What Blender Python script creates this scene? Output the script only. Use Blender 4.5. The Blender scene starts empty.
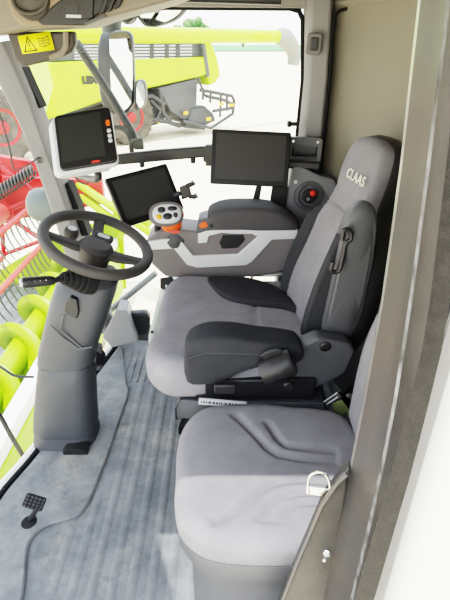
import bpy, bmesh, math, random
from mathutils import Vector, Matrix
random.seed(4)
SC = bpy.context.scene
COL = SC.collection
PI = math.pi

# ---------------------------------------------------------------- camera numbers (used to measure the place)
PITCH, FPX, CH = math.radians(28.9), 467.0, 1.5
SN, CS = math.sin(PITCH), math.cos(PITCH)

def ray(u, v):
    return Vector((u - 225, FPX * CS + (300 - v) * SN, -FPX * SN + (300 - v) * CS))

def PY(u, v, y):
    r = ray(u, v); return Vector((0, 0, CH)) + r * (y / r.y)

def PZ(u, v, z):
    r = ray(u, v); return Vector((0, 0, CH)) + r * ((z - CH) / r.z)

def PX(u, v, x):
    r = ray(u, v); return Vector((0, 0, CH)) + r * (x / r.x)

# ---------------------------------------------------------------- materials
def lin(h):
    h = h.lstrip('#')
    out = []
    for i in (0, 2, 4):
        c = int(h[i:i + 2], 16) / 255
        out.append(c / 12.92 if c <= 0.04045 else ((c + 0.055) / 1.055) ** 2.4)
    return (*out, 1.0)

def mat(name, hexc, rough=0.6, metal=0.0, var=0.0, vscale=6.0, bump=0.0, bscale=200.0, hex2=None, spec=0.5, coat=0.0):
    m = bpy.data.materials.new(name); m.use_nodes = True
    nt = m.node_tree; b = nt.nodes['Principled BSDF']
    b.inputs['Base Color'].default_value = lin(hexc)
    b.inputs['Roughness'].default_value = rough
    b.inputs['Metallic'].default_value = metal
    b.inputs['Specular IOR Level'].default_value = spec
    if coat: b.inputs['Coat Weight'].default_value = coat
    tc = nt.nodes.new('ShaderNodeTexCoord')
    if var or hex2:
        n = nt.nodes.new('ShaderNodeTexNoise'); n.inputs['Scale'].default_value = vscale
        n.inputs['Detail'].default_value = 6; n.inputs['Roughness'].default_value = 0.65
        nt.links.new(tc.outputs['Object'], n.inputs['Vector'])
        r = nt.nodes.new('ShaderNodeValToRGB')
        r.color_ramp.elements[0].position = 0.35; r.color_ramp.elements[1].position = 0.68
        a = lin(hexc); c2 = lin(hex2) if hex2 else tuple(min(1, x * (1 + var)) for x in a[:3]) + (1,)
        a2 = a if hex2 else tuple(x * (1 - var) for x in a[:3]) + (1,)
        r.color_ramp.elements[0].color = a2; r.color_ramp.elements[1].color = c2
        nt.links.new(n.outputs['Fac'], r.inputs['Fac']); nt.links.new(r.outputs['Color'], b.inputs['Base Color'])
    if bump:
        n2 = nt.nodes.new('ShaderNodeTexNoise'); n2.inputs['Scale'].default_value = bscale; n2.inputs['Detail'].default_value = 2
        nt.links.new(tc.outputs['Object'], n2.inputs['Vector'])
        bp = nt.nodes.new('ShaderNodeBump'); bp.inputs['Strength'].default_value = bump; bp.inputs['Distance'].default_value = 0.002
        nt.links.new(n2.outputs['Fac'], bp.inputs['Height']); nt.links.new(bp.outputs['Normal'], b.inputs['Normal'])
    return m

def glass_mat(name, tint=(0.97, 0.99, 0.97, 1), refl=0.012):
    m = bpy.data.materials.new(name); m.use_nodes = True
    nt = m.node_tree; nt.nodes.clear()
    o = nt.nodes.new('ShaderNodeOutputMaterial'); mx = nt.nodes.new('ShaderNodeMixShader')
    t = nt.nodes.new('ShaderNodeBsdfTransparent'); t.inputs['Color'].default_value = tint
    g = nt.nodes.new('ShaderNodeBsdfGlossy'); g.inputs['Roughness'].default_value = 0.02
    mx.inputs['Fac'].default_value = refl
    nt.links.new(t.outputs[0], mx.inputs[1]); nt.links.new(g.outputs[0], mx.inputs[2]); nt.links.new(mx.outputs[0], o.inputs[0])
    return m

M = dict(
    fabric=mat('grey_fabric', '747378', .95, var=.10, vscale=14, bump=.5, bscale=500, spec=.15),
    fabric_lifted=mat('lifted_grey_fabric', '7c7b81', .95, var=.10, vscale=14, bump=.5, bscale=500, spec=.15),  # grey fabric made lighter to offset the shade on the driver's cushion
    fabric_side=mat('dark_grey_fabric', '333438', .95, var=.08, vscale=14, bump=.5, bscale=500, spec=.15),
    fabric_dark=mat('charcoal_fabric', '37373c', .95, var=.08, vscale=20, bump=.4, bscale=500, spec=.15),
    plastic=mat('anthracite_plastic', '4b4c50', .5, var=.06, vscale=8, bump=.12, bscale=350, spec=.4),
    column=mat('column_plastic', '3b3d42', .5, var=.07, vscale=6, bump=.12, bscale=350, spec=.4),
    console=mat('console_plastic', '6b6768', .55, var=.05, bump=.1, bscale=350, spec=.35),
    black=mat('black_plastic', '232326', .42, var=.08, spec=.4),
    rubber=mat('black_rubber', '1d1d1f', .8, var=.1, spec=.2),
    leather=mat('wheel_foam', '393737', .62, bump=.25, bscale=260, spec=.35),
    silver=mat('silver_trim', 'cfd0d4', .38, .15, var=.03),
    steel=mat('steel', 'b9b9b9', .3, .9, var=.1),
    chrome=mat('chrome', 'f0efe8', .1, 1.0),
    mirror=mat('mirror_glass', 'f2f4f5', .01, 1.0),
    screen=mat('screen_glass', '3a3a3b', .45, spec=.2),
    screen2=mat('screen_matte', '2a2c2a', .5, spec=.2),
    bezel=mat('screen_bezel', '1d1d1f', .4, spec=.3),
    grey_case=mat('pale_grey_case', 'b8bac0', .45, var=.03),
    pillar=mat('pillar_grey', '6f6e6f', .6, var=.04, vscale=3, bump=.06),
    liner=mat('headliner_grey', '8a8682', .75, var=.04, bump=.1),
    beige=mat('beige_mesh', '757165', .85, var=.04, vscale=2, bump=.4, bscale=420),
    tan=mat('tan_plastic', '7a6a55', .6, var=.05, vscale=4),
    tan2=mat('grey_brown_plastic', '37322e', .6, var=.05),
    floor=mat('floor_mat', '54575a', .62, hex2='747678', vscale=11, bump=.4, bscale=120, spec=.35),
    white=mat('glare_white', 'f2f0ea', .4),  # blown-out white of the added panel by the door post
    sill=mat('sill_white', 'e6e6e0', .45),
    frame=mat('frame_metal', '433e3b', .42, .25, hex2='37383c', vscale=9, bump=.15, bscale=160),
    frame2=mat('frame_dark', '1f1f21', .5, .1, hex2='2e2c2b', vscale=11, bump=.3, bscale=160),
    scuff=mat('scuffed_edge', '141415', .6, 0, hex2='85878b', vscale=16),
    green=mat('lime_green_paint', 'a4c200', .35, var=.05, vscale=1.5),
    green2=mat('auger_green_paint', '8fb208', .42, var=.06, vscale=4),
    red=mat('red_paint', 'a80e12', .42, var=.08, vscale=3),
    pink=mat('pale_red', 'c4443e', .5, var=.08, vscale=3),  # paler red for the reel tube and two of the bats
    greym=mat('machine_grey', '3d3f43', .5, var=.08, vscale=2),
    greyd=mat('machine_dark_grey', '2b2c30', .55, var=.1, vscale=2),
    tyre=mat('tyre_rubber', '35332f', .85, hex2='5a5248', vscale=5),
    tine=mat('tine_steel', '5c5956', .5, .5),
    tube=mat('grey_tube', '373a39', .45, .2, var=.05),
    tube_dark=mat('grey_mirror_case', '2b2d2e', .55, var=.05),
    yellow=mat('yellow_sticker', 'f2ea00', .55, var=.03),
    orange=mat('orange_plastic', 'ee5a14', .45),
    amber=mat('amber_button', 'f2b01c', .45),
    redp=mat('red_plastic', 'e03a2c', .4),
    ink=mat('black_ink', '1a1a18', .7),
    letter=mat('pale_lettering', 'd8d4c4', .6),
    belt=mat('belt_green', 'aab079', .5, .2, var=.1),
    bark=mat('bark', '5b4a38', .9),
    leaf=mat('tree_leaves', '5f7a45', .9, var=.25, vscale=1.0),
    housing=mat('lamp_housing', '4b5555', .45, var=.04),
    boxg=mat('grey_green_box', '98a19d', .5, var=.04),
    table=mat('header_table_steel', '6d7076', .5, .4, hex2='8d8f92', vscale=3),
    corner=mat('corner_lining', '74757a', .55, var=.05),
    pad=mat('arm_pad_fabric', '4a494c', .9, bump=.3, bscale=400, spec=.2),
    foot=mat('pale_foot', '76777a', .5, var=.04),
    gasket=mat('rubber_gasket', '181717', .75, hex2='242220', vscale=60, bump=.8, bscale=220, spec=.3),
    spout=mat('spout_grey', '77786f', .6, var=.06),
    shell=mat('console_shell_tan', '6f675b', .6, var=.05),
    hose=mat('hose_black', '202022', .6),
    glass=glass_mat('window_glass'),
    glass2=glass_mat('windscreen_glass', (.98, 1, .98, 1), .012),
)

def ground_mat(name, c1, c2, c3, scale):
    m = bpy.data.materials.new(name); m.use_nodes = True
    nt = m.node_tree; b = nt.nodes['Principled BSDF']; b.inputs['Roughness'].default_value = .95
    b.inputs['Specular IOR Level'].default_value = .1
    tc = nt.nodes.new('ShaderNodeTexCoord')
    mp = nt.nodes.new('ShaderNodeMapping'); mp.inputs['Scale'].default_value = (1, 3, 1)
    nt.links.new(tc.outputs['Object'], mp.inputs['Vector'])
    n = nt.nodes.new('ShaderNodeTexNoise'); n.inputs['Scale'].default_value = scale; n.inputs['Detail'].default_value = 8
    n.inputs['Roughness'].default_value = .7
    nt.links.new(mp.outputs[0], n.inputs['Vector'])
    r = nt.nodes.new('ShaderNodeValToRGB')
    r.color_ramp.elements[0].position = .36; r.color_ramp.elements[0].color = lin(c1)
    r.color_ramp.elements[1].position = .62; r.color_ramp.elements[1].color = lin(c3)
    e = r.color_ramp.elements.new(.48); e.color = lin(c2)
    nt.links.new(n.outputs['Fac'], r.inputs['Fac']); nt.links.new(r.outputs['Color'], b.inputs['Base Color'])
    return m
def floor_mat():
    m = M['floor']; nt = m.node_tree; b = nt.nodes['Principled BSDF']
    lk = b.inputs['Base Color'].links[0]; src = lk.from_socket
    tc = nt.nodes.new('ShaderNodeTexCoord')
    n = nt.nodes.new('ShaderNodeTexNoise'); n.inputs['Scale'].default_value = 26; n.inputs['Detail'].default_value = 9; n.inputs['Roughness'].default_value = .8
    n3 = nt.nodes.new('ShaderNodeTexNoise'); n3.inputs['Scale'].default_value = 3.7; n3.inputs['Detail'].default_value = 3
    nt.links.new(tc.outputs['Object'], n.inputs['Vector']); nt.links.new(tc.outputs['Object'], n3.inputs['Vector'])
    ad = nt.nodes.new('ShaderNodeMath'); ad.operation = 'ADD'; nt.links.new(n.outputs['Fac'], ad.inputs[0]); nt.links.new(n3.outputs['Fac'], ad.inputs[1])
    r = nt.nodes.new('ShaderNodeValToRGB'); r.color_ramp.elements[0].position = 1.04 / 2; r.color_ramp.elements[1].position = 1.34 / 2
    dv = nt.nodes.new('ShaderNodeMath'); dv.operation = 'MULTIPLY'; dv.inputs[1].default_value = .5
    nt.links.new(ad.outputs[0], dv.inputs[0]); nt.links.new(dv.outputs[0], r.inputs['Fac'])
    mx = nt.nodes.new('ShaderNodeMix'); mx.data_type = 'RGBA'
    nt.links.new(r.outputs['Color'], mx.inputs['Factor']); nt.links.new(src, mx.inputs[6]); mx.inputs[7].default_value = lin('8a867c')
    nt.links.new(mx.outputs[2], b.inputs['Base Color'])
floor_mat()
M['stubble'] = ground_mat('stubble_field', 'cab98c', 'ebddba', 'f6ecd4', 1.6)
M['crop_green'] = ground_mat('far_green_crop', '547f50', '5f9060', '6f9c68', .02)

# ---------------------------------------------------------------- object helpers
def tag(o, label=None, cat=None, group=None, kind=None):
    if label: o['label'] = label
    if cat: o['category'] = cat
    if group: o['group'] = group
    if kind: o['kind'] = kind
    return o

def thing(name, label, cat, loc, group=None):
    o = bpy.data.objects.new(name, None); COL.objects.link(o)
    o.empty_display_size = .05
    o.location = loc
    return tag(o, label, cat, group)

WORLD = {}
def wloc(p):
    v = Vector((0, 0, 0))
    while p is not None:
        v = v + Vector(p.location); p = p.parent
    return v

def obj(name, bm, material, parent=None, bevel=0.0, seg=2, smooth=35, sub=0, label=None, solid=0.0):
    """links the bmesh (in world coordinates) as one mesh object; a parent only shifts the origin"""
    bmesh.ops.recalc_face_normals(bm, faces=bm.faces[:])
    sh = wloc(parent) if parent is not None else None
    if sh is None:
        if bm.verts:
            lo = Vector((min(v.co.x for v in bm.verts), min(v.co.y for v in bm.verts), min(v.co.z for v in bm.verts)))
            hi = Vector((max(v.co.x for v in bm.verts), max(v.co.y for v in bm.verts), max(v.co.z for v in bm.verts)))
            org = Vector(((lo.x + hi.x) / 2, (lo.y + hi.y) / 2, lo.z))
        else: org = Vector((0, 0, 0))
    else: org = sh
    for v in bm.verts: v.co -= org
    me = bpy.data.meshes.new(name); bm.to_mesh(me); bm.free()
    for i, m in enumerate(material if isinstance(material, (list, tuple)) else [material]): me.materials.append(m)
    o = bpy.data.objects.new(name, me); COL.objects.link(o)
    if parent is not None: o.parent = parent
    else: o.location = org
    if solid:
        s = o.modifiers.new('solid', 'SOLIDIFY'); s.thickness = solid; s.offset = 0
    if bevel:
        b = o.modifiers.new('bevel', 'BEVEL'); b.width = bevel; b.segments = seg; b.limit_method = 'ANGLE'; b.angle_limit = math.radians(38)
    if sub:
        s = o.modifiers.new('sub', 'SUBSURF'); s.levels = sub; s.render_levels = sub
    me.shade_smooth()
    if smooth and not sub: me.set_sharp_from_angle(angle=math.radians(smooth if not bevel else 60))
    if label: o['label'] = label
    return o

def struct(name, bm, material, parent=None, **k):
    o = obj(name, bm, material, parent, **k)
    if parent is None: o['kind'] = 'structure'
    return o

def NB(): return bmesh.new()

def add_box(bm, c, s, rot=None):
    vs = []
    for dx in (-.5, .5):
        for dy in (-.5, .5):
            for dz in (-.5, .5):
                p = Vector((dx * s[0], dy * s[1], dz * s[2]))
                if rot is not None: p = rot @ p
                vs.append(bm.verts.new(p + Vector(c)))
    for f in ((0, 1, 3, 2), (4, 6, 7, 5), (0, 4, 5, 1), (2, 3, 7, 6), (0, 2, 6, 4), (1, 5, 7, 3)):
        bm.faces.new([vs[i] for i in f])
    return bm

def add_prism(bm, pts, ext):
    """polygon (3D points) extruded by vector ext"""
    ext = Vector(ext)
    a = [bm.verts.new(Vector(p)) for p in pts]; b = [bm.verts.new(Vector(p) + ext) for p in pts]
    n = len(a)
    bm.faces.new(a[::-1]); bm.faces.new(b)
    for i in range(n): bm.faces.new((a[i], a[(i + 1) % n], b[(i + 1) % n], b[i]))
    return bm

def add_hull(bm, a_pts, b_pts):
    a = [bm.verts.new(Vector(p)) for p in a_pts]; b = [bm.verts.new(Vector(p)) for p in b_pts]
    n = len(a)
    bm.faces.new(a[::-1]); bm.faces.new(b)
    for i in range(n): bm.faces.new((a[i], a[(i + 1) % n], b[(i + 1) % n], b[i]))
    return bm

def cr(pts, n=6, closed=False):
    """Catmull-Rom through points (tuples/Vectors)"""
    P = [Vector(p) for p in pts]; out = []
    N = len(P)
    for i in range(N if closed else N - 1):
        p1, p2 = P[i], P[(i + 1) % N]
        p0 = P[(i - 1) % N] if closed or i > 0 else p1 + (p1 - p2)
        p3 = P[(i + 2) % N] if closed or i + 2 < N else p2 + (p2 - p1)
        for k in range(n):
            t = k / n
            out.append(.5 * ((2 * p1) + (p2 - p0) * t + (2 * p0 - 5 * p1 + 4 * p2 - p3) * t * t + (3 * p1 - p0 - 3 * p2 + p3) * t ** 3))
    if not closed: out.append(P[-1])
    return out

def add_tube(bm, pts, r, n=10, cap=True, flat=1.0, closed=False):
    P = [Vector(p) for p in pts]
    R = r if isinstance(r, (list, tuple)) else [r] * len(P)
    N = len(P)
    up = None; rings = []
    for i, p in enumerate(P):
        if closed: t = (P[(i + 1) % N] - P[i - 1])
        else: t = (P[min(i + 1, N - 1)] - P[max(i - 1, 0)])
        t.normalize()
        if up is None:
            up = Vector((0, 0, 1)) if abs(t.z) < .9 else Vector((1, 0, 0))
        s = t.cross(up)
        if s.length < 1e-6: s = t.cross(Vector((0, 1, 0)))
        s.normalize(); up = s.cross(t).normalized()
        rings.append([bm.verts.new(p + (s * math.cos(2 * PI * k / n) + up * flat * math.sin(2 * PI * k / n)) * R[i]) for k in range(n)])
    for i in range(N if closed else N - 1):
        a, b = rings[i], rings[(i + 1) % N]
        for k in range(n): bm.faces.new((a[k], a[(k + 1) % n], b[(k + 1) % n], b[k]))
    if cap and not closed:
        bm.faces.new(rings[0][::-1]); bm.faces.new(rings[-1])
    return bm

def basis(axis):
    z = Vector(axis).normalized()
    x = Vector((0, 0, 1)).cross(z)
    if x.length < 1e-3: x = Vector((1, 0, 0))
    x.normalize(); y = z.cross(x)
    return x, y, z

def add_lathe(bm, c, axis, prof, n=32, cap=True):
    """prof: list of (radius, height along axis)"""
    x, y, z = basis(axis); c = Vector(c); rings = []
    for r, h in prof:
        rings.append([bm.verts.new(c + z * h + (x * math.cos(2 * PI * k / n) + y * math.sin(2 * PI * k / n)) * max(r, 1e-4)) for k in range(n)])
    for a, b in zip(rings, rings[1:]):
        for k in range(n): bm.faces.new((a[k], a[(k + 1) % n], b[(k + 1) % n], b[k]))
    if cap: bm.faces.new(rings[0][::-1]); bm.faces.new(rings[-1])
    return bm

def add_loft(bm, rings, cap=True):
    V = [[bm.verts.new(Vector(p)) for p in r] for r in rings]
    n = len(V[0])
    for a, b in zip(V, V[1:]):
        for k in range(n): bm.faces.new((a[k], a[(k + 1) % n], b[(k + 1) % n], b[k]))
    if cap: bm.faces.new(V[0][::-1]); bm.faces.new(V[-1])
    return bm

def add_grid(bm, rows):
    V = [[bm.verts.new(Vector(p)) for p in r] for r in rows]
    for a, b in zip(V, V[1:]):
        for k in range(len(a) - 1): bm.faces.new((a[k], a[k + 1], b[k + 1], b[k]))
    return bm

def rrect(w, h, r, n=5):
    """rounded rectangle outline, centred, 2D"""
    out = []
    for cx, cy, a0 in ((w / 2 - r, h / 2 - r, 0), (-w / 2 + r, h / 2 - r, 90), (-w / 2 + r, -h / 2 + r, 180), (w / 2 - r, -h / 2 + r, 270)):
        for k in range(n + 1):
            a = math.radians(a0 + 90 * k / n); out.append((cx + r * math.cos(a), cy + r * math.sin(a)))
    return out

def frame3(tl, tr, bl):
    """matrix whose x runs tl->tr, y runs bl->tl, z faces out; origin at the centre; returns M, w, h"""
    tl, tr, bl = Vector(tl), Vector(tr), Vector(bl)
    x = (tr - tl); w = x.length; x.normalize()
    y = (tl - bl); y = y - x * y.dot(x); h = y.length; y.normalize()
    z = x.cross(y)
    c = tl + x * w / 2 - y * h / 2
    return Matrix(((x.x, y.x, z.x, c.x), (x.y, y.y, z.y, c.y), (x.z, y.z, z.z, c.z), (0, 0, 0, 1))), w, h

def mp(Mx, pts): return [Mx @ Vector((p[0], p[1], p[2] if len(p) > 2 else 0)) for p in pts]

def plate(bm, Mx, out2d, z0, z1):
    return add_prism(bm, mp(Mx, [(x, y, z0) for x, y in out2d]), Mx.to_3x3() @ Vector((0, 0, z1 - z0)))

def pillow(outline, h, rnd, Mx, fn=None, crown=0.0, rings=14, base_in=0.0):
    """closed cushion: outline = list of 2D points (closed, smooth), z=0..h, rounded top edge, fn(x,y) adds height"""
    bm = NB()
    cx = sum(p[0] for p in outline) / len(outline); cy = sum(p[1] for p in outline) / len(outline)
    def ring(d, z, top):
        out = []
        for x, y in outline:
            v = Vector((x - cx, y - cy)); L = v.length
            v = v * max(0.0, (L - d) / L)
            X, Y = v.x + cx, v.y + cy
            zz = z + ((fn(X, Y) if fn else 0) * top)
            out.append(Mx @ Vector((X, Y, zz)))
        return out
    def ring_s(s, z):
        out = []
        for x, y in outline:
            v = Vector((x - cx, y - cy)); L = v.length; v = v * ((L - rnd) / L * s)
            X, Y = v.x + cx, v.y + cy
            out.append(Mx @ Vector((X, Y, z + (fn(X, Y) if fn else 0) + crown * (1 - s * s))))
        return out
    R = [ring(rnd * .6 + base_in, 0, 0), ring(rnd * .15 + base_in, rnd * .15, 0), ring(base_in, rnd * .5, 0)]
    R.append(ring(0, h - rnd, .6))
    for k in range(1, 7):
        a = PI / 2 * k / 6
        R.append(ring(rnd * (1 - math.cos(a)), h - rnd + rnd * math.sin(a), .6 + .4 * k / 6))
    for k in range(1, rings):
        R.append(ring_s(1 - k / rings * .985, h))
    add_loft(bm, R)
    return bm

def text_mesh(name, s, size, Mx, material, parent=None, ext=.001, space=1.0, bold=0.0):
    cu = bpy.data.curves.new(name, 'FONT'); cu.body = s; cu.size = size; cu.align_x = 'CENTER'; cu.align_y = 'CENTER'
    cu.extrude = ext; cu.space_character = space; cu.offset = bold
    t = bpy.data.objects.new('tmp', cu); COL.objects.link(t)
    bpy.context.view_layer.update()
    me = bpy.data.meshes.new_from_object(t.evaluated_get(bpy.context.evaluated_depsgraph_get()))
    bpy.data.objects.remove(t); bpy.data.curves.remove(cu)
    bm = NB(); bm.from_mesh(me); bpy.data.meshes.remove(me)
    for v in bm.verts: v.co = Mx @ v.co
    return obj(name, bm, material, parent, smooth=0)

def copy_tree(o, parent=None):
    c = o.copy(); COL.objects.link(c)
    if parent is not None: c.parent = parent
    for ch in [x for x in bpy.data.objects if x.parent == o]: copy_tree(ch, c)
    return c

# ================================================================ THE SETTING
# ---- floor mat with raised ribs
win_low = [(-.60, 2.2), (-.70, 1.75), (-.785, 1.38), (-.845, 1.17), (-.875, .85), (-.87, .45)]
win_curve = cr([(x, y, 0) for x, y in win_low], 5)
bm = NB()
fl = [Vector((p.x, p.y, 0)) for p in win_curve] + [Vector((.85, .45, 0)), Vector((.85, 2.24, 0)), Vector((-.58, 2.24, 0))]
add_prism(bm, [p - Vector((0, 0, .05)) for p in fl], (0, 0, .05))
edge_px = [(22, 606), (26, 570), (29, 543), (44, 526), (66, 519), (80, 513), (91, 497), (107, 457), (118, 425), (129, 392), (127, 383)]
edge_w = [PZ(u, v, .012) for u, v in edge_px]
def edge_y(x):     # where a rib at x meets the raised pedal platform
    for a, b in zip(edge_w, edge_w[1:]):
        if (a.x - x) * (b.x - x) <= 0 and a.x != b.x:
            return a.y + (b.y - a.y) * (x - a.x) / (b.x - a.x)
    return 2.18
k = 0
x = -.62
while x < .8:
    y1 = edge_y(x) - .03 if x < -.42 else 2.16
    if y1 > .6: add_prism(bm, [(x, .5, -.0005), (x + .036, .5, -.0005), (x + .025, .5, .0036), (x + .011, .5, .0036)], (0, y1 - .5, 0))
    x += .062
for q in (0, .035, .07, .105, .14):   # ribs of the far mat by the window
    add_prism(bm, [(-.52 + q, 1.86, -.001), (-.51 + q, 1.86, -.001), (-.512 + q, 1.86, .006), (-.518 + q, 1.86, .006)], (0, .27, 0))
struct('floor', bm, M['floor'])
# raised platform under the pedals and the column
bm = NB()
left = [Vector((p.x + .012, p.y, .012)) for p in win_curve if p.y > .75]
plat = left + [Vector((edge_w[0].x, .75, .012))] + cr(edge_w, 3)[1:]
plat = [Vector((p.x, p.y, -.004)) for p in plat]
add_prism(bm, plat, (0, 0, .017))
bmesh.ops.recalc_face_normals(bm, faces=bm.faces[:])
struct('trim_1', bm, M['floor'], bevel=.008)

# ---- white sill and black seal below the windscreen
bm = NB(); add_tube(bm, [p + Vector((-.035, 0, -.012)) for p in win_curve], .022, 8)
struct('trim_2', bm, M['sill'])
bm = NB(); add_tube(bm, [p + Vector((-.008, 0, .004)) for p in win_curve], .011, 8)
struct('trim_3', bm, M['rubber'])

# ---- windscreen: one curved pane leaning outward
rows = []
for zt in range(9):
    z = 1.6 * zt / 8
    rows.append([Vector((p.x - .035 - .30 * (z / 1.6) ** 1.25, p.y, z + .0)) for p in win_curve])
bm = NB(); add_grid(bm, rows)
w = struct('window_1', bm, M['glass2'], label='curved windscreen pane')

# ---- side window beside the driver (far side) and its seal
Yw = 2.27
seal = [PY(u, v, Yw) for u, v in [(14, 55), (60, 10), (150, 7), (290, 8), (299, 11), (303, 20), (303, 80), (298, 130), (292, 190), (286, 240), (274, 300), (262, 340)]]
seal_low = [PY(u, v, Yw) for u, v in [(200, 352), (125, 345), (104, 300), (82, 220), (55, 145), (28, 85)]]
ring = seal + seal_low
bm = NB(); bm.faces.new([bm.verts.new(p) for p in ring])
w = struct('window_2', bm, M['glass'])
bm = NB(); add_tube(bm, ring, .011, 8, closed=True)
struct('trim_4', bm, M['rubber'], w)
# right side wall: header over the window and low strip under it
bm = NB(); add_prism(bm, [PY(u, v, 2.24) for u, v in [(12, -14), (310, -14), (310, 8), (150, 6.5), (60, 9), (14, 50)]], (0, .1, 0))
struct('wall_right', bm, M['liner'], bevel=.006)
bm = NB(); add_box(bm, (.1, 2.3, -.03), (1.4, .08, .16))
struct('baseboard_right', bm, M['plastic'], bevel=.01)

# ---- A pillar (leaning) with black glazing strips and pale foot
bm = NB()
Lp = [(-22, 50), (-9, 72), (6, 100), (20, 128), (34, 162), (47, 200), (60, 240), (75, 290), (88, 335)]
Rp = [(8, 40), (20, 66), (33, 96), (42, 122), (52, 152), (64, 185), (77, 225), (93, 270), (112, 330)]
for (a, b), (c, d) in zip(zip(Lp, Rp), list(zip(Lp, Rp))[1:]): pass
rings = []
for (u0, v0), (u1, v1) in zip(Lp, Rp):
    a, b = PY(u0, v0, 2.14), PY(u1, v1, 2.16)
    m1 = a.lerp(b, .12); m2 = a.lerp(b, .86)
    rings.append([a + Vector((-.01, .05, 0)), m1 + Vector((0, -.022, 0)), m2 + Vector((0, -.03, 0)), b, b + Vector((0, .09, 0)), a + Vector((-.01, .10, 0))])
add_loft(bm, rings)
struct('trim_5', bm, M['pillar'], bevel=.006)
bm = NB()
for seg in ([(19, 67), (28, 87), (38, 108)], [(66, 184), (75, 206), (86, 236)]):
    pts = [PY(u, v, 2.175) for u, v in seg]
    for a, b in zip(pts, pts[1:]):
        add_prism(bm, [a + Vector((-.018, 0, 0)), a + Vector((.014, 0, 0)), b + Vector((.014, 0, 0)), b + Vector((-.018, 0, 0))], (0, .08, 0))
struct('trim_6', bm, M['rubber'])
bm = NB()
add_hull(bm, [PY(u, v, 2.11) for u, v in [(102, 337), (112, 348), (138, 342), (127, 311), (116, 310)]], [PY(u, v, 2.11) + Vector((0, .12, 0)) for u, v in [(104, 337), (113, 347), (136, 341), (125, 311), (117, 310)]])
struct('trim_7', bm, M['foot'], bevel=.006)

# ---- B pillar at the far side with latch recess, corner lining below
bm = NB()
Lp = [(306, -14), (306, 20), (305, 80), (300, 130), (294, 190), (288, 235), (276, 300)]
Rp = [(335, -14), (333, 20), (329, 80), (323, 140), (319, 185), (316, 235), (310, 300)]
rings = []
for (u0, v0), (u1, v1) in zip(Lp, Rp):
    a, b = PY(u0, v0, 2.22), PY(u1, v1, 2.19)
    m1 = a.lerp(b, .2); m2 = a.lerp(b, .85)
    rings.append([a + Vector((0, .01, 0)), m1 + Vector((0, -.03, 0)), m2 + Vector((0, -.03, 0)), b + Vector((0, 0, 0)), b + Vector((0, .12, 0)), a + Vector((0, .08, 0))])
add_loft(bm, rings)
pil = struct('trim_8', bm, M['pillar'], bevel=.008)
Mx, w_, h_ = frame3(PY(306, 33, 2.15), PY(324, 34, 2.15), PY(304, 54, 2.15))
bm = NB(); plate(bm, Mx, rrect(w_ * .86, h_ * 1.05, .012), -.02, .006)
struct('trim_9', bm, M['pillar'], bevel=.004)
bm = NB(); plate(bm, Mx, rrect(w_ * .45, h_ * .62, .008), 0, .014)
lt = obj('window_latch', bm, M['greym'], bevel=.004)
tag(lt, 'small grey latch recessed high in the rear window pillar', 'latch')
# ---- rear wall of beige mesh
wp = cr([(.36, 2.33, 0), (.45, 2.255, 0), (.52, 2.12, 0), (.57, 1.95, 0), (.66, 1.62, 0), (.76, 1.2, 0), (.83, .8, 0), (.86, .5, 0)], 4)
rows = []
for z in (0, .35, .7, .93, 1.2, 1.45, 1.58, 1.625, 1.645):
    lean = .0 if z < 1.58 else (-.012 if z < 1.63 else -.04)
    rows.append([Vector((p.x + lean, p.y, z)) for p in wp])
bm = NB(); add_grid(bm, rows)
struct('wall_rear', bm, M['beige'], solid=.02)
bm = NB(); add_grid(bm, [[Vector((p.x - .03, p.y - .01, z)) for p in wp[3:]] for z in (0, .3, .60, .62)])
struct('wall_rear_low', bm, M['plastic'], solid=.02)  # dark panel added to make the lower rear wall darker
bm = NB(); add_tube(bm, [PY(u, v, 2.17) for u, v in cr([(345, 9, 0), (337, 13, 0), (333, 22, 0), (329, 80, 0), (323, 140, 0), (318.5, 180, 0)], 4) for u, v in [(u, v)]] if False else [PY(p.x, p.y, 2.165) for p in cr([(350, 8, 0), (338, 12, 0), (333.5, 24, 0), (329.5, 80, 0), (323.5, 140, 0), (319, 182, 0)], 5)], .007, 6)
struct('trim_10', bm, M['rubber'])
# ---- corner lining under the B pillar (dark, with round socket)
bm = NB()
pan = [PY(u, v, 2.08) for u, v in [(283, 240), (287, 190), (292, 168), (302, 166), (320, 176), (336, 180), (345, 240), (340, 330), (270, 330)]]
add_prism(bm, pan, (0, .1, 0))
struct('wall_corner', bm, M['corner'], bevel=.012, seg=3)
# ---- ceiling; unseen door-side outline shaped so its shade bounds the sun patch
bm = NB()
roof = [(-1.2, 2.4), (.95, 2.4), (.95, .46), (-.51, .46), (-.44, .27), (-.3, -.1), (-.6, -.2), (-1.1, -.2), (-1.25, 1.0)]
add_prism(bm, [(x, y, 1.655) for x, y in roof], (0, 0, .12))
struct('ceiling', bm, M['liner'], bevel=.02)

# ---- near door post: channel frame swept along a curve, latch plate below
rowsv = [-25, 40, 100, 170, 240, 300, 350, 400, 440, 480, 520, 560, 610, 660]
def it(tab, v):
    for (v0, u0), (v1, u1) in zip(tab, tab[1:]):
        if v0 <= v <= v1: return u0 + (u1 - u0) * (v - v0) / (v1 - v0)
    return tab[-1][1] if v > tab[-1][0] else tab[0][1]
eA = [(-25, 421), (0, 418), (100, 407), (190, 397), (300, 381), (400, 363), (475, 348), (520, 336), (600, 318), (660, 305)]
eB = [(-25, 437), (0, 434), (100, 422), (190, 411), (300, 398), (400, 380), (475, 365), (520, 353), (600, 335), (660, 321)]
eC = [(-25, 450), (0, 447), (57, 440), (133, 430), (180, 425), (300, 409), (415, 391), (515, 370), (600, 350), (660, 336)]
eD = [(-25, 489), (0, 485), (100, 474), (200, 462), (300, 450), (355, 441), (470, 412), (600, 374), (660, 356)]
rings = []
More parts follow.
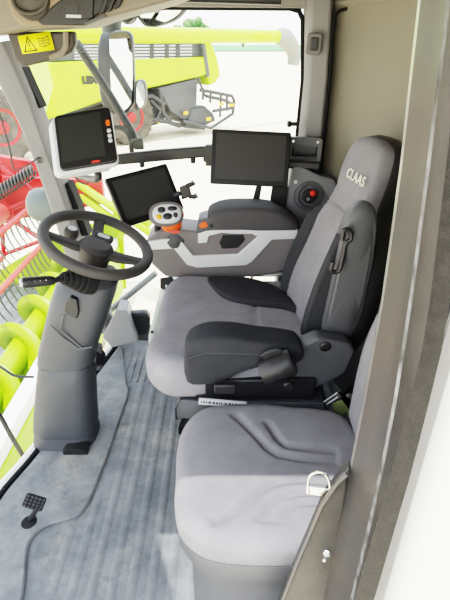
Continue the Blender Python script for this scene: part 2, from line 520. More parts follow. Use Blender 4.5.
for v in rowsv:
    A = PY(it(eA, v), v, .62); A2 = PY(it(eA, v) + 2.5, v, .605)
    B = PY(it(eB, v), v, .575); C = PY(it(eC, v), v, .53); C2 = PY(it(eC, v) + 3.5, v, .518); D0 = PY(it(eD, v) - 20, v, .482)
    D = PY(it(eD, v), v, .47)
    rings.append([A, A2, B, C, C2, D0, D, D + Vector((.05, .12, 0)), A + Vector((.12, .04, 0))])
bm = NB()
V = [[bm.verts.new(p) for p in r] for r in rings]
n = len(V[0])
for a, b in zip(V, V[1:]):
    for k in range(n):
        f = bm.faces.new((a[k], a[(k + 1) % n], b[(k + 1) % n], b[k]))
        f.material_index = {0: 2, 1: 0, 2: 0, 3: 3, 4: 1, 5: 4}.get(k, 4)
bm.faces.new(V[0][::-1]); bm.faces.new(V[-1])
dp = struct('door_1', bm, [M['frame'], M['frame2'], M['steel'], M['scuff'], M['gasket']], smooth=50)
# latch plate leaning from the post to the sill
bm = NB()
lp = [(349, 470), (341, 476), (322, 500), (296, 560), (270, 625), (262, 660), (330, 660), (336, 560), (345, 510)]
add_prism(bm, [PY(u, v, .60) for u, v in lp], (.01, .03, 0))
struct('trim_12', bm, M['frame2'], dp, bevel=.006)
bm = NB()
add_tube(bm, [PY(u, v, .595) for u, v in [(347, 474), (338, 482), (322, 505), (296, 566), (272, 628)]], .005, 6)
struct('trim_13', bm, M['frame'], dp)

# ---- white panel behind the door post, added to stand for the overexposed outside
bm = NB()
add_box(bm, (1.46, .62, .1), (2.2, .10, 3.3))
struct('wall_glare', bm, M['white'], bevel=.03)

# ================================================================ DRIVER'S SEAT
def T(x, y, z): return Matrix.Translation((x, y, z))
def smooth2(pts, n=6): return [(p.x, p.y) for p in cr([(a, b, 0) for a, b in pts], n, closed=True)]
def bump(x, c, w): return math.exp(-((x - c) / w) ** 2)

ds = thing('driver_seat', 'large grey fabric driver seat with tall backrest on bellows base', 'seat', (.05, 1.55, 0))
out = smooth2([(-.285, 1.40), (-.268, 1.30), (-.20, 1.225), (-.10, 1.215), (.10, 1.235), (.32, 1.27), (.345, 1.55), (.32, 1.83), (.10, 1.87), (-.10, 1.91), (-.215, 1.905), (-.268, 1.82), (-.272, 1.66), (-.262, 1.56), (-.278, 1.48)])
def fcush(x, y):
    front = max(0, min(1, (x + .30) / .12)); z = -.03 * (1 - front) ** 2
    side = abs((y - 1.56) / .32)
    z += .028 * max(0, side - .45) ** 1.0 * 1.2
    z -= .022 * bump(y, 1.56, .10) * max(0, min(1, (.06 - x) / .25))
    z -= .006 * bump(x, .12, .006)
    return z
bm = pillow(out, .125, .05, T(0, 0, .445), fcush, .004, rings=26)
cu = obj('seat_cushion', bm, M['fabric_lifted'], ds, smooth=0)
# dark insert along the far edge
ins = [(207, 279), (222, 277), (252, 279), (279, 289), (299, 309), (281, 306), (261, 304), (245, 302), (229, 298), (217, 291)]
ip = [PZ(u, v, .585) for u, v in ins]
bm = pillow(smooth2([(p.x, p.y) for p in ip], 4), .05, .015, T(0, 0, .545), None, .006, 8)
obj('bolster', bm, M['fabric_dark'], ds, smooth=0, label='charcoal fabric side bolster')
# near side cover (padded dark panel)
sc_px = [(186, 384), (184, 356), (187, 345), (206, 338), (232, 338), (258, 342), (285, 345), (303, 350), (300, 364), (268, 366), (240, 374), (222, 383), (205, 386)]
sp = cr([PY(u, v, 1.20) for u, v in sc_px], 3, closed=True)
bm = NB()
rings = []
cxy = sum((p for p in sp), Vector()) / len(sp)
for s, dy in ((.5, -.004), (.86, -.002), (.93, .001), (.975, .008), (1, .02), (1, .06), (.96, .10)):
    rings.append([Vector((cxy.x + (p.x - cxy.x) * s, 1.2 + dy, cxy.z + (p.z - cxy.z) * s)) for p in sp])
add_loft(bm, rings)
obj('side_cover', bm, M['fabric_side'], ds, smooth=60, label='dark padded side cover of the cushion')
bm = NB(); add_tube(bm, [PY(u, v, 1.197) for u, v in [(186, 359), (206, 353), (240, 354), (280, 356)]], .0035, 6)
obj('piping', bm, M['black'], ds)

# backrest: frame x = across (+Y), y = up the back, z = towards the front (-X)
rec = math.radians(13.5)
bo = Vector((.378, 1.575, .52))
YAW = Matrix.Rotation(math.radians(9), 3, 'Z')
yv = YAW @ Vector((math.sin(rec), 0, math.cos(rec))); xv = YAW @ Vector((0, -1, 0)); zv = xv.cross(yv)   # zv points to -X
MB = Matrix(((xv.x, yv.x, zv.x, bo.x), (xv.y, yv.y, zv.y, bo.y), (xv.z, yv.z, zv.z, bo.z), (0, 0, 0, 1)))
# local x positive = towards the door
bout = smooth2([(0, -.01), (.20, .0), (.255, .08), (.262, .22), (.235, .36), (.175, .44), (.142, .50), (.138, .60), (.115, .685), (.06, .71), (0, .715), (-.06, .71), (-.115, .685), (-.138, .60), (-.142, .50), (-.168, .44), (-.215, .36), (-.238, .22), (-.235, .08), (-.19, .0)], 9)
def fback(x, y):
    z = .035 * max(0, (abs(x) - .11)) / .13 * (1 if y < .42 else max(0, 1 - (y - .42) / .06))
    z += .012 * bump(y, .15, .12) * bump(x, 0, .2)
    z += .02 * bump(y, .6, .09) * bump(x, 0, .12)
    z -= .007 * bump(abs(x) - .125 - .03 * bump(y, .1, .2), 0, .007) * (1 if .0 < y < .44 else 0)
    z -= .006 * bump(y - .47 + .5 * x * x, 0, .006)
    z -= .035 * max(0, min(1, (y - .40) / .12))
    return z
bm = pillow(bout, .105, .045, MB, fback, .0, rings=60)
# dark fabric on the outer bolsters, grey in the middle
bm.faces.ensure_lookup_table()
MBi = MB.inverted()
for f in bm.faces:
    c = MBi @ f.calc_center_median()
    if c.y < .50 and c.x < -.115 - .03 * bump(c.y, .1, .2): f.material_index = 1
    if c.z < .03: f.material_index = 1
bk = obj('backrest', bm, [M['fabric'], M['fabric_side']], ds, smooth=0)
Mt = MB @ T(.045, .585, .095) @ Matrix.Rotation(math.radians(0), 4, 'Z')
text_mesh('lettering', 'CLAAS', .046, Mt, M['letter'], bk, .0012, 1.05)
# rear shell
bm = NB()
so_ = [(x * 1.02, y * 1.0) for x, y in bout]
rings = []
for s, z in ((1.0, .03), (1.03, .015), (1.03, -.015), (.97, -.035), (.85, -.045)):
    rings.append(mp(MB, [(x * s, .35 + (y - .35) * s, z) for x, y in so_]))
add_loft(bm, rings)
obj('back_shell', bm, M['black'], ds, smooth=40)
# folded-up armrest against the near side of the back
bm = NB()
ar_px = [(366, 204), (374, 207), (378, 216), (377, 240), (370, 280), (362, 315), (352, 338), (344, 344), (333, 343), (324, 338), (322, 328), (328, 300), (336, 262), (343, 232), (352, 213)]
ap = [PY(u, v, 1.30) for u, v in ar_px]
ap = cr(ap, 3, closed=True)
c0 = sum(ap, Vector()) / len(ap)
rings = [[c0 + (p - c0) * s + Vector((0, dy, 0)) for p in ap] for s, dy in ((.3, -.012), (.72, -.012), (.8, -.004), (.9, -.004), (.98, .008), (1, .03), (.98, .055), (.85, .062))]
add_loft(bm, rings)
obj('armrest', bm, M['plastic'], ds, smooth=50, label='dark folded up armrest on the near side of the backrest')
# second padded edge behind (front edge of the arm) and belt guide
bm = NB()
e_px = [(343, 232), (338, 236), (327, 260), (315, 288), (306, 314), (301, 334), (306, 345), (326, 346), (334, 318), (342, 286), (350, 250)]
add_hull(bm, [PY(u, v, 1.315) for u, v in e_px], [PY(u, v, 1.36) + Vector((0, .03, 0)) for u, v in e_px])
obj('bolster', bm, M['fabric_side'], ds, bevel=.012, seg=3, label='dark padded bolster beside the armrest')
bm = NB()
g = [PY(u, v, 1.268) for u, v in cr([(344, 230, 0), (349, 232, 0), (351, 238, 0), (347, 244, 0), (340, 266, 0), (338, 271, 0), (331, 271, 0), (331, 266, 0)], 4) for u, v in [(u, v)]] if False else [PY(p.x, p.y, 1.275) for p in cr([(342, 240, 0), (344, 230, 0), (350, 231, 0), (351, 239, 0), (346, 243, 0), (343, 255, 0), (340, 268, 0), (336, 272, 0), (331, 270, 0), (333, 262, 0)], 3)]
add_tube(bm, g, .0075, 8)
obj('belt_guide', bm, M['black'], ds)
# recliner hinge plate
bm = NB()
h_px = [(296, 348), (318, 338), (350, 344), (356, 352), (346, 374), (318, 388), (292, 392), (270, 388), (282, 368)]
add_hull(bm, [PY(u, v, 1.235) for u, v in h_px], [PY(u, v, 1.235) + Vector((0, .06, 0)) for u, v in h_px])
hp = obj('hinge_cover', bm, M['plastic'], ds, bevel=.01, seg=3)
bm = NB(); add_lathe(bm, PY(325, 346, 1.236), (0, -1, 0), [(.018, -.005), (.018, .006), (.012, .009), (.011, .006), (.002, .006)], 20)
obj('bolt_cap', bm, M['black'], hp)
# recline roller and the small lever plate over it
a, b = PY(262, 373, 1.165), PY(293, 361, 1.165)
bm = NB(); L = (b - a).length
add_lathe(bm, a, b - a, [(.02, -.004), (.038, 0), (.042, .008), (.042, L - .008), (.038, L), (.02, L + .004)], 28)
kn = obj('adjuster_roller', bm, M['black'], ds)
bm = NB()
lp_ = [PY(u, v, 1.165) for u, v in [(260, 356), (266, 353), (276, 350), (283, 351), (281, 355), (272, 357), (264, 361)]]
add_prism(bm, lp_, (0, .012, 0)); obj('lever', bm, M['black'], ds, bevel=.003, label='small lever tab above the roller')
bm = NB()
for u, v, w_, h_ in ((215, 391, .055, .028),):
    add_box(bm, PY(u + 10, v - 3, 1.165), (.068, .02, .035))
obj('lever', bm, M['black'], ds, bevel=.004, label='square lever under the cushion')
bm = NB(); add_lathe(bm, PY(288, 384, 1.19), (0, -1, 0), [(.016, 0), (.016, .012), (.012, .016)], 18)
obj('knob', bm, M['black'], ds)
# rails, frame and base platform
bm = NB(); add_box(bm, (.10, 1.232, .482), (.40, .03, .09)); add_box(bm, (.10, 1.80, .475), (.44, .04, .05)); add_box(bm, (.05, 1.52, .46), (.36, .5, .03))
obj('rail_frame', bm, M['black'], ds, bevel=.006)
bm = NB()
p0 = smooth2([(-.165, 1.25), (-.145, 1.20), (.05, 1.19), (.30, 1.19), (.345, 1.24), (.345, 1.80), (.30, 1.84), (-.14, 1.84), (-.165, 1.79)], 4)
rings = [[(x * .94 + .005, 1.52 + (y - 1.52) * .94, .365) for x, y in p0], [(x, y, .377) for x, y in p0], [(x, y, .425) for x, y in p0], [(x * .95 + .005, 1.52 + (y - 1.52) * .95, .445) for x, y in p0]]
add_loft(bm, rings)
sb = obj('seat_base', bm, M['column'], ds, smooth=45)
Ms, w_, h_ = frame3(PY(199, 398, 1.17), PY(247, 402, 1.17), PY(198, 403.5, 1.17))
Ms = Ms @ T(0, 0, .004)
bm = NB(); plate(bm, Ms, rrect(w_, h_, .003), -.006, 0)
ls = obj('label_strip', bm, M['grey_case'], sb)
bm = NB()
xx = -w_ / 2 + .008
while xx < w_ / 2 - .01:
    ww = random.uniform(.003, .008)
    add_prism(bm, mp(Ms, [(xx, -.004, .0), (xx + ww, -.004, .0), (xx + ww, .004, .0), (xx, .004, .0)]), Ms.to_3x3() @ Vector((0, 0, .0006)))
    xx += ww + random.uniform(.003, .007)
obj('print', bm, M['ink'], sb)
bm = NB()
prof = []
for k in range(4):
    z0 = .01 + k * .088
    prof += [(.92, z0), (1.0, z0 + .025), (1.0, z0 + .055), (.92, z0 + .078)]
rings = [[(x * s * .985 + .003, 1.52 + (y - 1.52) * s * .97, z) for x, y in p0] for s, z in prof]
add_loft(bm, rings)
obj('bellows', bm, M['rubber'], ds, smooth=60)
bm = NB(); add_box(bm, (.08, 1.52, .012), (.40, .5, .022)); obj('floor_plate', bm, M['plastic'], ds, bevel=.004)

# ================================================================ PASSENGER SEAT
ps = thing('passenger_seat', 'low grey fabric passenger seat half in sun beside the door post', 'seat', (.12, .92, 0))
out = smooth2([(-.137, .90), (-.143, 1.0), (-.128, 1.09), (-.075, 1.15), (.02, 1.17), (.13, 1.175), (.22, 1.16), (.30, 1.15), (.375, 1.12), (.415, 1.02), (.42, .90), (.41, .76), (.36, .70), (.22, .675), (.06, .672), (-.05, .69), (-.11, .74), (-.132, .81)], 6)
def seam(x, y, pts, w=.007):
    best = 9
    for (x0, y0), (x1, y1) in zip(pts, pts[1:]):
        dx, dy = x1 - x0, y1 - y0; t = max(0, min(1, ((x - x0) * dx + (y - y0) * dy) / (dx * dx + dy * dy)))
        d = math.hypot(x - x0 - t * dx, y - y0 - t * dy); best = min(best, d)
    return math.exp(-(best / w) ** 2)
def seam_px(px): return [(p.x, p.y) for p in [PZ(u, v, .475) for u, v in px]]
S = [seam_px([(215, 524), (240, 511), (262, 492), (278, 484), (300, 482), (330, 484)]),
     seam_px([(262, 522), (274, 508), (282, 500), (300, 495), (330, 497)]),
     seam_px([(282, 524), (290, 513), (300, 505), (325, 505)]),
     seam_px([(236, 418), (252, 434), (266, 449), (277, 456), (300, 460), (335, 462)]),
     seam_px([(268, 426), (277, 440), (286, 447), (310, 450), (335, 452)])]
def fpass(x, y):
    z = 0
    for s in S[:2] + S[3:]: z -= .013 * seam(x, y, s, .010)
    z -= .011 * seam(x, y, S[2], .009)
    z -= .008 * bump(y, .93, .09) * max(0, min(1, (x + .05) / .2))
    z += -.02 * max(0, (-.04 - x) / .1) ** 2
    return z
bm = pillow(out, .10, .042, T(0, 0, .385), fpass, .006, rings=60)
obj('seat_cushion', bm, M['fabric'], ps, smooth=0)
bm = NB()
rings = [[(.13 + (x - .13) * s, .93 + (y - .93) * s, z) for x, y in out] for s, z in ((.86, .0), (.86, .22), (.93, .30), (.985, .345), (.985, .392), (.9, .398))]
add_loft(bm, rings)
obj('seat_base', bm, M['plastic'], ps, smooth=35)
rec2 = math.radians(10); xv = Vector((0, -1, 0)); yv = Vector((math.sin(rec2), 0, math.cos(rec2))); zv = xv.cross(yv); bo = Vector((.475, .93, .45))
MP = Matrix(((xv.x, yv.x, zv.x, bo.x), (xv.y, yv.y, zv.y, bo.y), (xv.z, yv.z, zv.z, bo.z), (0, 0, 0, 1)))
bo2 = smooth2([(0, -.01), (.15, 0), (.19, .06), (.235, .25), (.215, .42), (.15, .50), (0, .52), (-.15, .50), (-.215, .42), (-.235, .25), (-.19, .06), (-.15, 0)], 5)
bm = pillow(bo2, .10, .045, MP, lambda x, y: .02 * max(0, abs(x) - .12) / .1, .01, 16)
obj('backrest', bm, M['fabric'], ps, smooth=0)
bm = NB(); rings = [mp(MP, [(x * s, .25 + (y - .25) * s, z) for x, y in bo2]) for s, z in ((1, .03), (1.02, .01), (1.0, -.02), (.9, -.03))]
add_loft(bm, rings); obj('back_shell', bm, M['plastic'], ps)

# seat belt buckle lying in the gap
sbk = thing('belt_buckle', 'seat belt buckle with steel frame and pale green tongue between both seats', 'buckle', PY(335, 408, 1.26))
Mb, w_, h_ = frame3(PY(322, 403, 1.21), PY(338, 392, 1.21), PY(326, 410, 1.205))
bm = NB()
plate(bm, Mb, rrect(w_, h_ * .38, .003), .0, .006)
for v in bm.verts: v.co += Mb.to_3x3() @ Vector((0, h_ * .42, 0))
plate(bm, Mb, rrect(w_, h_ * .3, .003), .0, .006)
for s in (-1, 1): plate(bm, Mb @ T(s * w_ * .42, h_ * .18, 0), rrect(w_ * .16, h_ * .9, .003), .0, .006)
obj('buckle_frame', bm, M['steel'], sbk, bevel=.0015)
bm = NB()
tp = [(332, 404), (342, 400), (350, 411), (352, 418), (348, 417), (346, 412), (343, 414), (345, 420), (338, 419)]
add_prism(bm, [PY(u, v, 1.208) for u, v in tp], (0, .004, 0))
obj('tongue', bm, M['belt'], sbk, bevel=.001)
bm = NB(); add_tube(bm, [PY(u, v, 1.26) for u, v in [(340, 394), (348, 400), (356, 412), (362, 436)]], .016, 8, flat=.3)
obj('webbing', bm, M['rubber'], sbk)
rt = thing('belt_retractor', 'small black belt retractor with shiny cap behind the buckle', 'belt retractor', PY(350, 395, 1.30))
bm = NB(); add_box(bm, PY(352, 398, 1.31), (.06, .05, .06), Matrix.Rotation(.5, 3, 'Y')); obj('retractor_case', bm, M['black'], rt, bevel=.008)
bm = NB(); add_lathe(bm, PY(349, 397, 1.275), (0, -1, .3), [(.016, 0), (.015, .008), (.008, .011)], 16); obj('cap', bm, M['steel'], rt)

# ================================================================ STEERING COLUMN
stc = thing('steering_column', 'grey plastic steering column with black wheel rising from the floor', 'steering column', (-.68, 1.47, 0))
def sq(c, w, d, n=24, e=3.2, rot=0):
    o = []
    for k in range(n):
        a = 2 * PI * k / n; x = abs(math.cos(a)) ** (2 / e) * math.copysign(1, math.cos(a)) * w / 2; y = abs(math.sin(a)) ** (2 / e) * math.copysign(1, math.sin(a)) * d / 2
        cr_, sr_ = math.cos(rot), math.sin(rot)
        o.append(Vector((c[0] + x * cr_ - y * sr_, c[1] + x * sr_ + y * cr_, c[2])))
    return o
bm = NB()
add_loft(bm, [sq((-.685, 1.50, -.0), .275, .22), sq((-.685, 1.50, .012), .27, .215), sq((-.683, 1.50, .05), .255, .20), sq((-.68, 1.50, .072), .250, .196)])
obj('foot_collar', bm, M['column'], stc, smooth=50)
bm = NB()
add_loft(bm, [sq((-.679, 1.50, .07), .258, .20), sq((-.678, 1.50, .08), .262, .205), sq((-.67, 1.505, .15), .25, .2), sq((-.642, 1.515, .32), .225, .185), sq((-.628, 1.52, .395), .215, .18), sq((-.627, 1.52, .40), .20, .17)])
obj('lower_cover', bm, M['column'], stc, smooth=40)
bm = NB()
add_loft(bm, [sq((-.628, 1.52, .395), .205, .17), sq((-.627, 1.52, .402), .222, .186), sq((-.615, 1.525, .45), .222, .19), sq((-.572, 1.54, .56), .226, .20), sq((-.533, 1.55, .66), .232, .20), sq((-.505, 1.555, .73), .225, .19), sq((-.50, 1.56, .755), .18, .15)])
uc = obj('upper_cover', bm, M['column'], stc, smooth=40)
# recessed grip, seam lines on the near face of the upper cover
def onface(px, y): return [PY(u, v, y) for u, v in px]
bm = NB(); add_prism(bm, onface([(65, 303), (70, 297), (77, 300), (79, 312), (77, 319), (70, 316), (64, 311)], 1.440), (0, .03, 0))
obj('recess_grip', bm, M['black'], uc, bevel=.004)
bm = NB()
for seg in ([(64, 315), (60, 329), (74, 341), (84, 350)], [(50, 325), (62, 337), (79, 349), (92, 347)]):
    add_tube(bm, onface(seg, 1.434), .0032, 6)
obj('seam', bm, M['plastic'], uc)
# black bellows boot around the stalk, the stalk itself
bm = NB()
c0, c1 = PY(84, 279, 1.455), PY(60, 278, 1.40)
ax = c1 - c0; L = ax.length
prof = [(.054, -.03)]
for k in range(5):
    r = .053 - .0075 * k; h = L * k / 5
    prof += [(r, h), (r - .002, h + L * .1), (r - .008, h + L * .12), (r - .0075, h + L * .19)]
prof += [(.012, L)]
add_lathe(bm, c0, ax, prof, 24)
stk = obj('control_stalk', bm, M['rubber'], stc, smooth=40, label='black stalk on ribbed rubber boot')
bm = NB()
c2 = PY(56, 280, 1.385); c3 = PY(21, 283, 1.33)
ax2 = c3 - c2; L2 = ax2.length
add_lathe(bm, c1, c2 - c1, [(.010, 0), (.009, (c2 - c1).length + .004)], 14)
add_lathe(bm, c2, ax2, [(.008, 0), (.013, .006), (.0165, .02), (.0175, L2 * .6), (.018, L2 - .02), (.0185, L2 - .018), (.0165, L2 - .004), (.010, L2)], 20)
obj('stalk_grip', bm, M['black'], stk)
bm = NB()
for t_ in (.25, .42, .58, .74):
    p = c2.lerp(c3, t_) + Vector((.0, -.0145, .0095)); add_box(bm, p, (.008, .003, .003))
add_lathe(bm, c3, ax2, [(.0135, -.002), (.0125, .004), (.004, .0045)], 16)
obj('stalk_marking', bm, M['grey_case'], stk)
# steering wheel
wc = PY(97.5, 243, 1.60); wn = Vector((.37, -.10, .92)).normalized()
wx = Vector((1, 0, 0)); wx = (wx - wn * wx.dot(wn)).normalized(); wy = wn.cross(wx)
MW = Matrix(((wx.x, wy.x, wn.x, wc.x), (wx.y, wy.y, wn.y, wc.y), (wx.z, wy.z, wn.z, wc.z), (0, 0, 0, 1)))
RW = .189
bm = NB(); add_tube(bm, mp(MW, [(RW * math.cos(2 * PI * k / 64), RW * math.sin(2 * PI * k / 64), 0) for k in range(64)]), .0205, 14, closed=True)
rim = obj('steering_wheel', bm, M['leather'], stc, smooth=0, label='black foam rimmed steering wheel')
def spoke(ang, w0, w1):
    a = math.radians(ang); d = Vector((math.cos(a), math.sin(a), 0)); s = Vector((-d.y, d.x, 0))
    b = NB(); rg = []
    for r, w_, z, t_ in ((.03, w0, -.03, .02), (.09, w0 * .9, -.024, .018), (.15, w1, -.008, .014), (RW, w1 * 1.15, 0, .012)):
        c = d * r + Vector((0, 0, z))
        rg.append(mp(MW, [c + s * w_ / 2 + Vector((0, 0, -t_ * .6)), c + s * w_ / 2 + Vector((0, 0, t_ * .3)), c + s * w_ * .3 + Vector((0, 0, t_ * .7)), c - s * w_ * .3 + Vector((0, 0, t_ * .7)), c - s * w_ / 2 + Vector((0, 0, t_ * .3)), c - s * w_ / 2 + Vector((0, 0, -t_ * .6))]))
    add_loft(b, rg)
    return obj('spoke', b, M['leather'], rim, bevel=.004)
spoke(-8, .06, .05); spoke(100, .05, .042); spoke(196, .05, .042)
bm = NB(); add_lathe(bm, MW @ Vector((0, 0, -.05)), wn, [(.05, -.06), (.062, 0), (.064, .035), (.05, .052), (.02, .056)], 28)
obj('hub', bm, M['leather'], rim)
bm = NB()
plate(bm, MW @ T(.012, .045, .0) @ Matrix.Rotation(.2, 4, 'X'), rrect(.075, .035, .015), -.005, .012)
obj('hub_badge', bm, M['black'], rim, bevel=.004)
bm = NB(); plate(bm, MW @ T(.012, .045, .0) @ Matrix.Rotation(.2, 4, 'X'), rrect(.045, .018, .008), .0118, .0135)
obj('hub_badge', bm, M['grey_case'], rim, label='pale oval inlay of the hub badge')
# spinner knob
kc = PY(71, 234, 1.64)
bm = NB(); add_lathe(bm, kc + wn * -.055, wn, [(.010, 0), (.011, .02), (.022, .034), (.028, .055), (.027, .07), (.02, .08), (.008, .083)], 24)
obj('spinner_knob', bm, M['leather'], rim)
bm = NB(); add_lathe(bm, kc + wn * -.055, wn, [(.017, .0815), (.012, .0845), (.003, .085)], 20)
obj('spinner_knob', bm, M['grey_case'], rim, label='pale inlay of the spinner knob')
# adjusting pedal at the foot and small lever beside the column
bm = NB()
pp = [PY(u, v, 1.375) for u, v in [(62, 453), (66, 449), (80, 450), (88, 453), (87, 459), (74, 458), (66, 459)]]
add_prism(bm, pp, (0, .05, .012))
obj('tilt_pedal', bm, M['rubber'], stc, bevel=.004, label='small dirty foot lever at the base of the column')
bm = NB()
add_lathe(bm, PY(97, 357, 1.545), (1, -.45, .1), [(.03, -.03), (.034, 0), (.036, .012), (.03, .02), (.012, .022)], 22)
obj('lock_knob', bm, M['black'], stc, label='round black locking knob on the side of the column')
bm = NB(); add_tube(bm, [PY(u, v, 1.55) for u, v in [(98, 345), (98, 368)]], .018, 10); obj('knob_bracket', bm, M['plastic'], stc)

# brake pedal standing up from a round hole in the floor
bp = thing('foot_pedal', 'small square foot pedal with studded pad standing up from the floor', 'pedal', PZ(29, 523, .013))
bm = NB(); add_lathe(bm, PZ(29, 522, .0135), (0, 0, 1), [(.027, 0), (.026, .0015), (.001, .0016)], 24)
obj('floor_hole', bm, M['rubber'], bp)
bm = NB(); a = PZ(30, 520, .01); b = PY(37, 508, a.y - .01)
add_tube(bm, [a, b], .009, 8); obj('pedal_arm', bm, M['black'], bp)
Mpd, w_, h_ = frame3(PY(27, 493, a.y - .0), PY(47, 499, a.y - .0), PY(26, 508, a.y - .025))
bm = NB(); plate(bm, Mpd, rrect(w_, h_, .008), -.010, .0)
pd = obj('pedal_pad', bm, M['rubber'], bp, bevel=.003)
bm = NB()
for i in range(5):
    for j in range(4):
        q = Mpd @ Vector((-w_ * .38 + i * w_ * .19, -h_ * .36 + j * h_ * .24, 0)); add_box(bm, q, (.006, .006, .005))
obj('stud', bm, M['greym'], pd)

# ================================================================ ARMREST CONSOLE beside the driver's seat
ac = thing('armrest_console', 'dark armrest console with silver trim beyond the driver seat', 'armrest console', (0, 1.98, .62))
def face(px, y): return [PY(u, v, y) for u, v in px]
YA = 1.92
bm = NB()
add_prism(bm, face([(146, 240), (160, 232), (180, 230), (196, 232), (240, 226), (300, 228), (296, 245), (290, 270), (262, 277), (200, 280), (165, 277), (152, 265), (147, 252)], YA), (0, .17, 0))
obj('console_body', bm, M['console'], ac, bevel=.012, seg=3)
bm = NB()
tr = [(148, 242), (160, 239.5), (177, 238.5), (182, 242), (193, 256), (238, 254.5), (258, 237), (252, 234), (234, 234), (222, 233), (209, 236), (207, 243), (198, 243.5), (198, 234), (206, 231), (236, 228.5), (256, 230.5), (298, 230), (296, 239), (272, 240), (252, 262), (246, 265.5), (197, 268), (187, 265), (174, 249), (151, 250)]
add_prism(bm, face(tr, YA - .010), (0, .02, 0))
obj('silver_trim', bm, M['silver'], ac, bevel=.003)
bm = NB(); add_prism(bm, face([(223, 235), (243, 235), (245, 240), (238, 248), (222, 249), (219, 243)], YA - .004), (0, .01, 0))
obj('grip_recess', bm, M['black'], ac, bevel=.003)
bm = NB()
ptop = cr([(207, 219, 0), (213, 212, 0), (230, 208.5, 0), (262, 208.5, 0), (283, 213, 0), (298, 224, 0), (299, 230, 0), (280, 231.5, 0), (240, 231, 0), (212, 230, 0)], 4, closed=True)
pp = [PY(p.x, p.y, 1.92) for p in ptop]; c0 = sum(pp, Vector()) / len(pp)
rings = [[c0 + (p - c0) * s + Vector((0, dy, 0)) for p in pp] for s, dy in ((.7, -.012), (.92, -.008), (1, .012), (1, .13), (.94, .155), (.7, .16))]
add_loft(bm, rings)
obj('arm_pad', bm, M['pad'], ac, smooth=60)
bm = NB()
add_prism(bm, face([(196, 232), (198, 221), (205, 218.5), (234, 219), (239, 228), (206, 231), (199, 234)], YA - .008), (0, .12, 0))
ld = obj('console_lid', bm, M['plastic'], ac, bevel=.006, seg=3)
bm = NB()
for q in ([(199, 225), (203, 222), (206, 222), (208, 226), (205, 228), (200, 228)],): add_prism(bm, face(q, YA - .011), (0, .01, 0))
obj('switch', bm, M['orange'], ac, bevel=.001, label='orange rocker switch')
bm = NB(); add_lathe(bm, PY(211, 225.5, YA - .007), (0, -1, 0), [(.009, 0), (.008, .004), (.003, .005)], 16); obj('switch', bm, M['black'], ac, label='round black button')
bm = NB(); add_tube(bm, face([(219, 275), (250, 275.5), (272, 275), (289, 273)], 1.93), [.006, .006, .009, .009], 10)
add_lathe(bm, PY(252, 276, 1.92), (0, -1, 0), [(.009, 0), (.008, .008)], 12); add_lathe(bm, PY(284, 274, 1.92), (0, -1, 0), [(.010, 0), (.009, .008)], 12)
obj('support_rod', bm, M['steel'], ac)
bm = NB(); add_hull(bm, face([(160, 278), (172, 276), (176, 284), (172, 292), (166, 284), (164, 290), (160, 288)], 1.95), face([(160, 278), (172, 276), (176, 284), (172, 292), (166, 284), (164, 290), (160, 288)], 2.0))
obj('bracket', bm, M['black'], ac, bevel=.004)
# multifunction lever
bm = NB(); add_lathe(bm, PY(176, 242, 1.97), (-.1, -.1, 1), [(.062, 0), (.066, .03), (.052, .055), (.04, .07), (.034, .085)], 28)
js = obj('control_lever', bm, M['plastic'], ac, label='multifunction lever with pale button face and orange collar')
bm = NB(); add_prism(bm, face([(167, 231), (176, 230), (181, 232), (174, 234)], 1.905), (0, .004, 0)); obj('lever_mark', bm, M['redp'], js)
jc = PY(165.5, 214, 1.92); jz = (Vector((0, 0, 1.62)) - jc + Vector((.12, 0, .15))).normalized()
jx = Vector((1, .06, .06)); jx = (jx - jz * jx.dot(jz)).normalized(); jy = jz.cross(jx)
MJ = Matrix(((jx.x, jy.x, jz.x, jc.x), (jx.y, jy.y, jz.y, jc.y), (jx.z, jy.z, jz.z, jc.z), (0, 0, 0, 1)))
def oval(w, h, n=28, e=2.5):
    return [(abs(math.cos(2 * PI * k / n)) ** (2 / e) * math.copysign(1, math.cos(2 * PI * k / n)) * w / 2, abs(math.sin(2 * PI * k / n)) ** (2 / e) * math.copysign(1, math.sin(2 * PI * k / n)) * h / 2) for k in range(n)]
bm = NB(); add_loft(bm, [mp(MJ, [(x * s + .004, y * s - .0, z) for x, y in oval(.150, .106)]) for s, z in ((.5, -.06), (.8, -.05), (.97, -.03), (1.0, -.012), (.95, .002), (.88, .006))])
obj('grip', bm, M['console'], js, smooth=60)
bm = NB(); add_loft(bm, [mp(MJ, [(x * s + .006, y * s - .001, z) for x, y in oval(.122, .082)]) for s, z in ((1, .0), (1.0, .008), (.94, .011), (.6, .0125))])
obj('button_face', bm, M['silver'], js, smooth=60)
for bx, by, bw, bh, m_ in ((-.020, .017, .034, .026, 'black'), (.026, .020, .042, .020, 'black'), (.003, -.012, .040, .028, 'black'), (.037, -.008, .020, .022, 'black'), (-.033, -.012, .024, .024, 'amber')):
    bm = NB(); add_loft(bm, [mp(MJ, [(x * s + bx + .004, y * s + by, z) for x, y in oval(bw, bh, 18, 2.2)]) for s, z in ((1, .009), (1, .014), (.8, .0165))])
    o = obj('button', bm, M[m_], js, smooth=60)
    if m_ == 'amber': o['label'] = 'amber button'
bm = NB(); add_loft(bm, [sq(PY(171, v, 1.925) + Vector((0, .02, 0)), w_, .07, 24, 2.4) for v, w_ in ((231, .062), (228, .088), (223, .094), (220, .085))])
obj('collar', bm, M['orange'], js, smooth=60)
bm = NB(); add_lathe(bm, MJ @ Vector((.076, -.006, -.01)), MJ.to_3x3() @ Vector((1, 0, .2)), [(.012, -.01), (.011, .003), (.004, .005)], 14); obj('thumb_switch', bm, M['orange'], js)

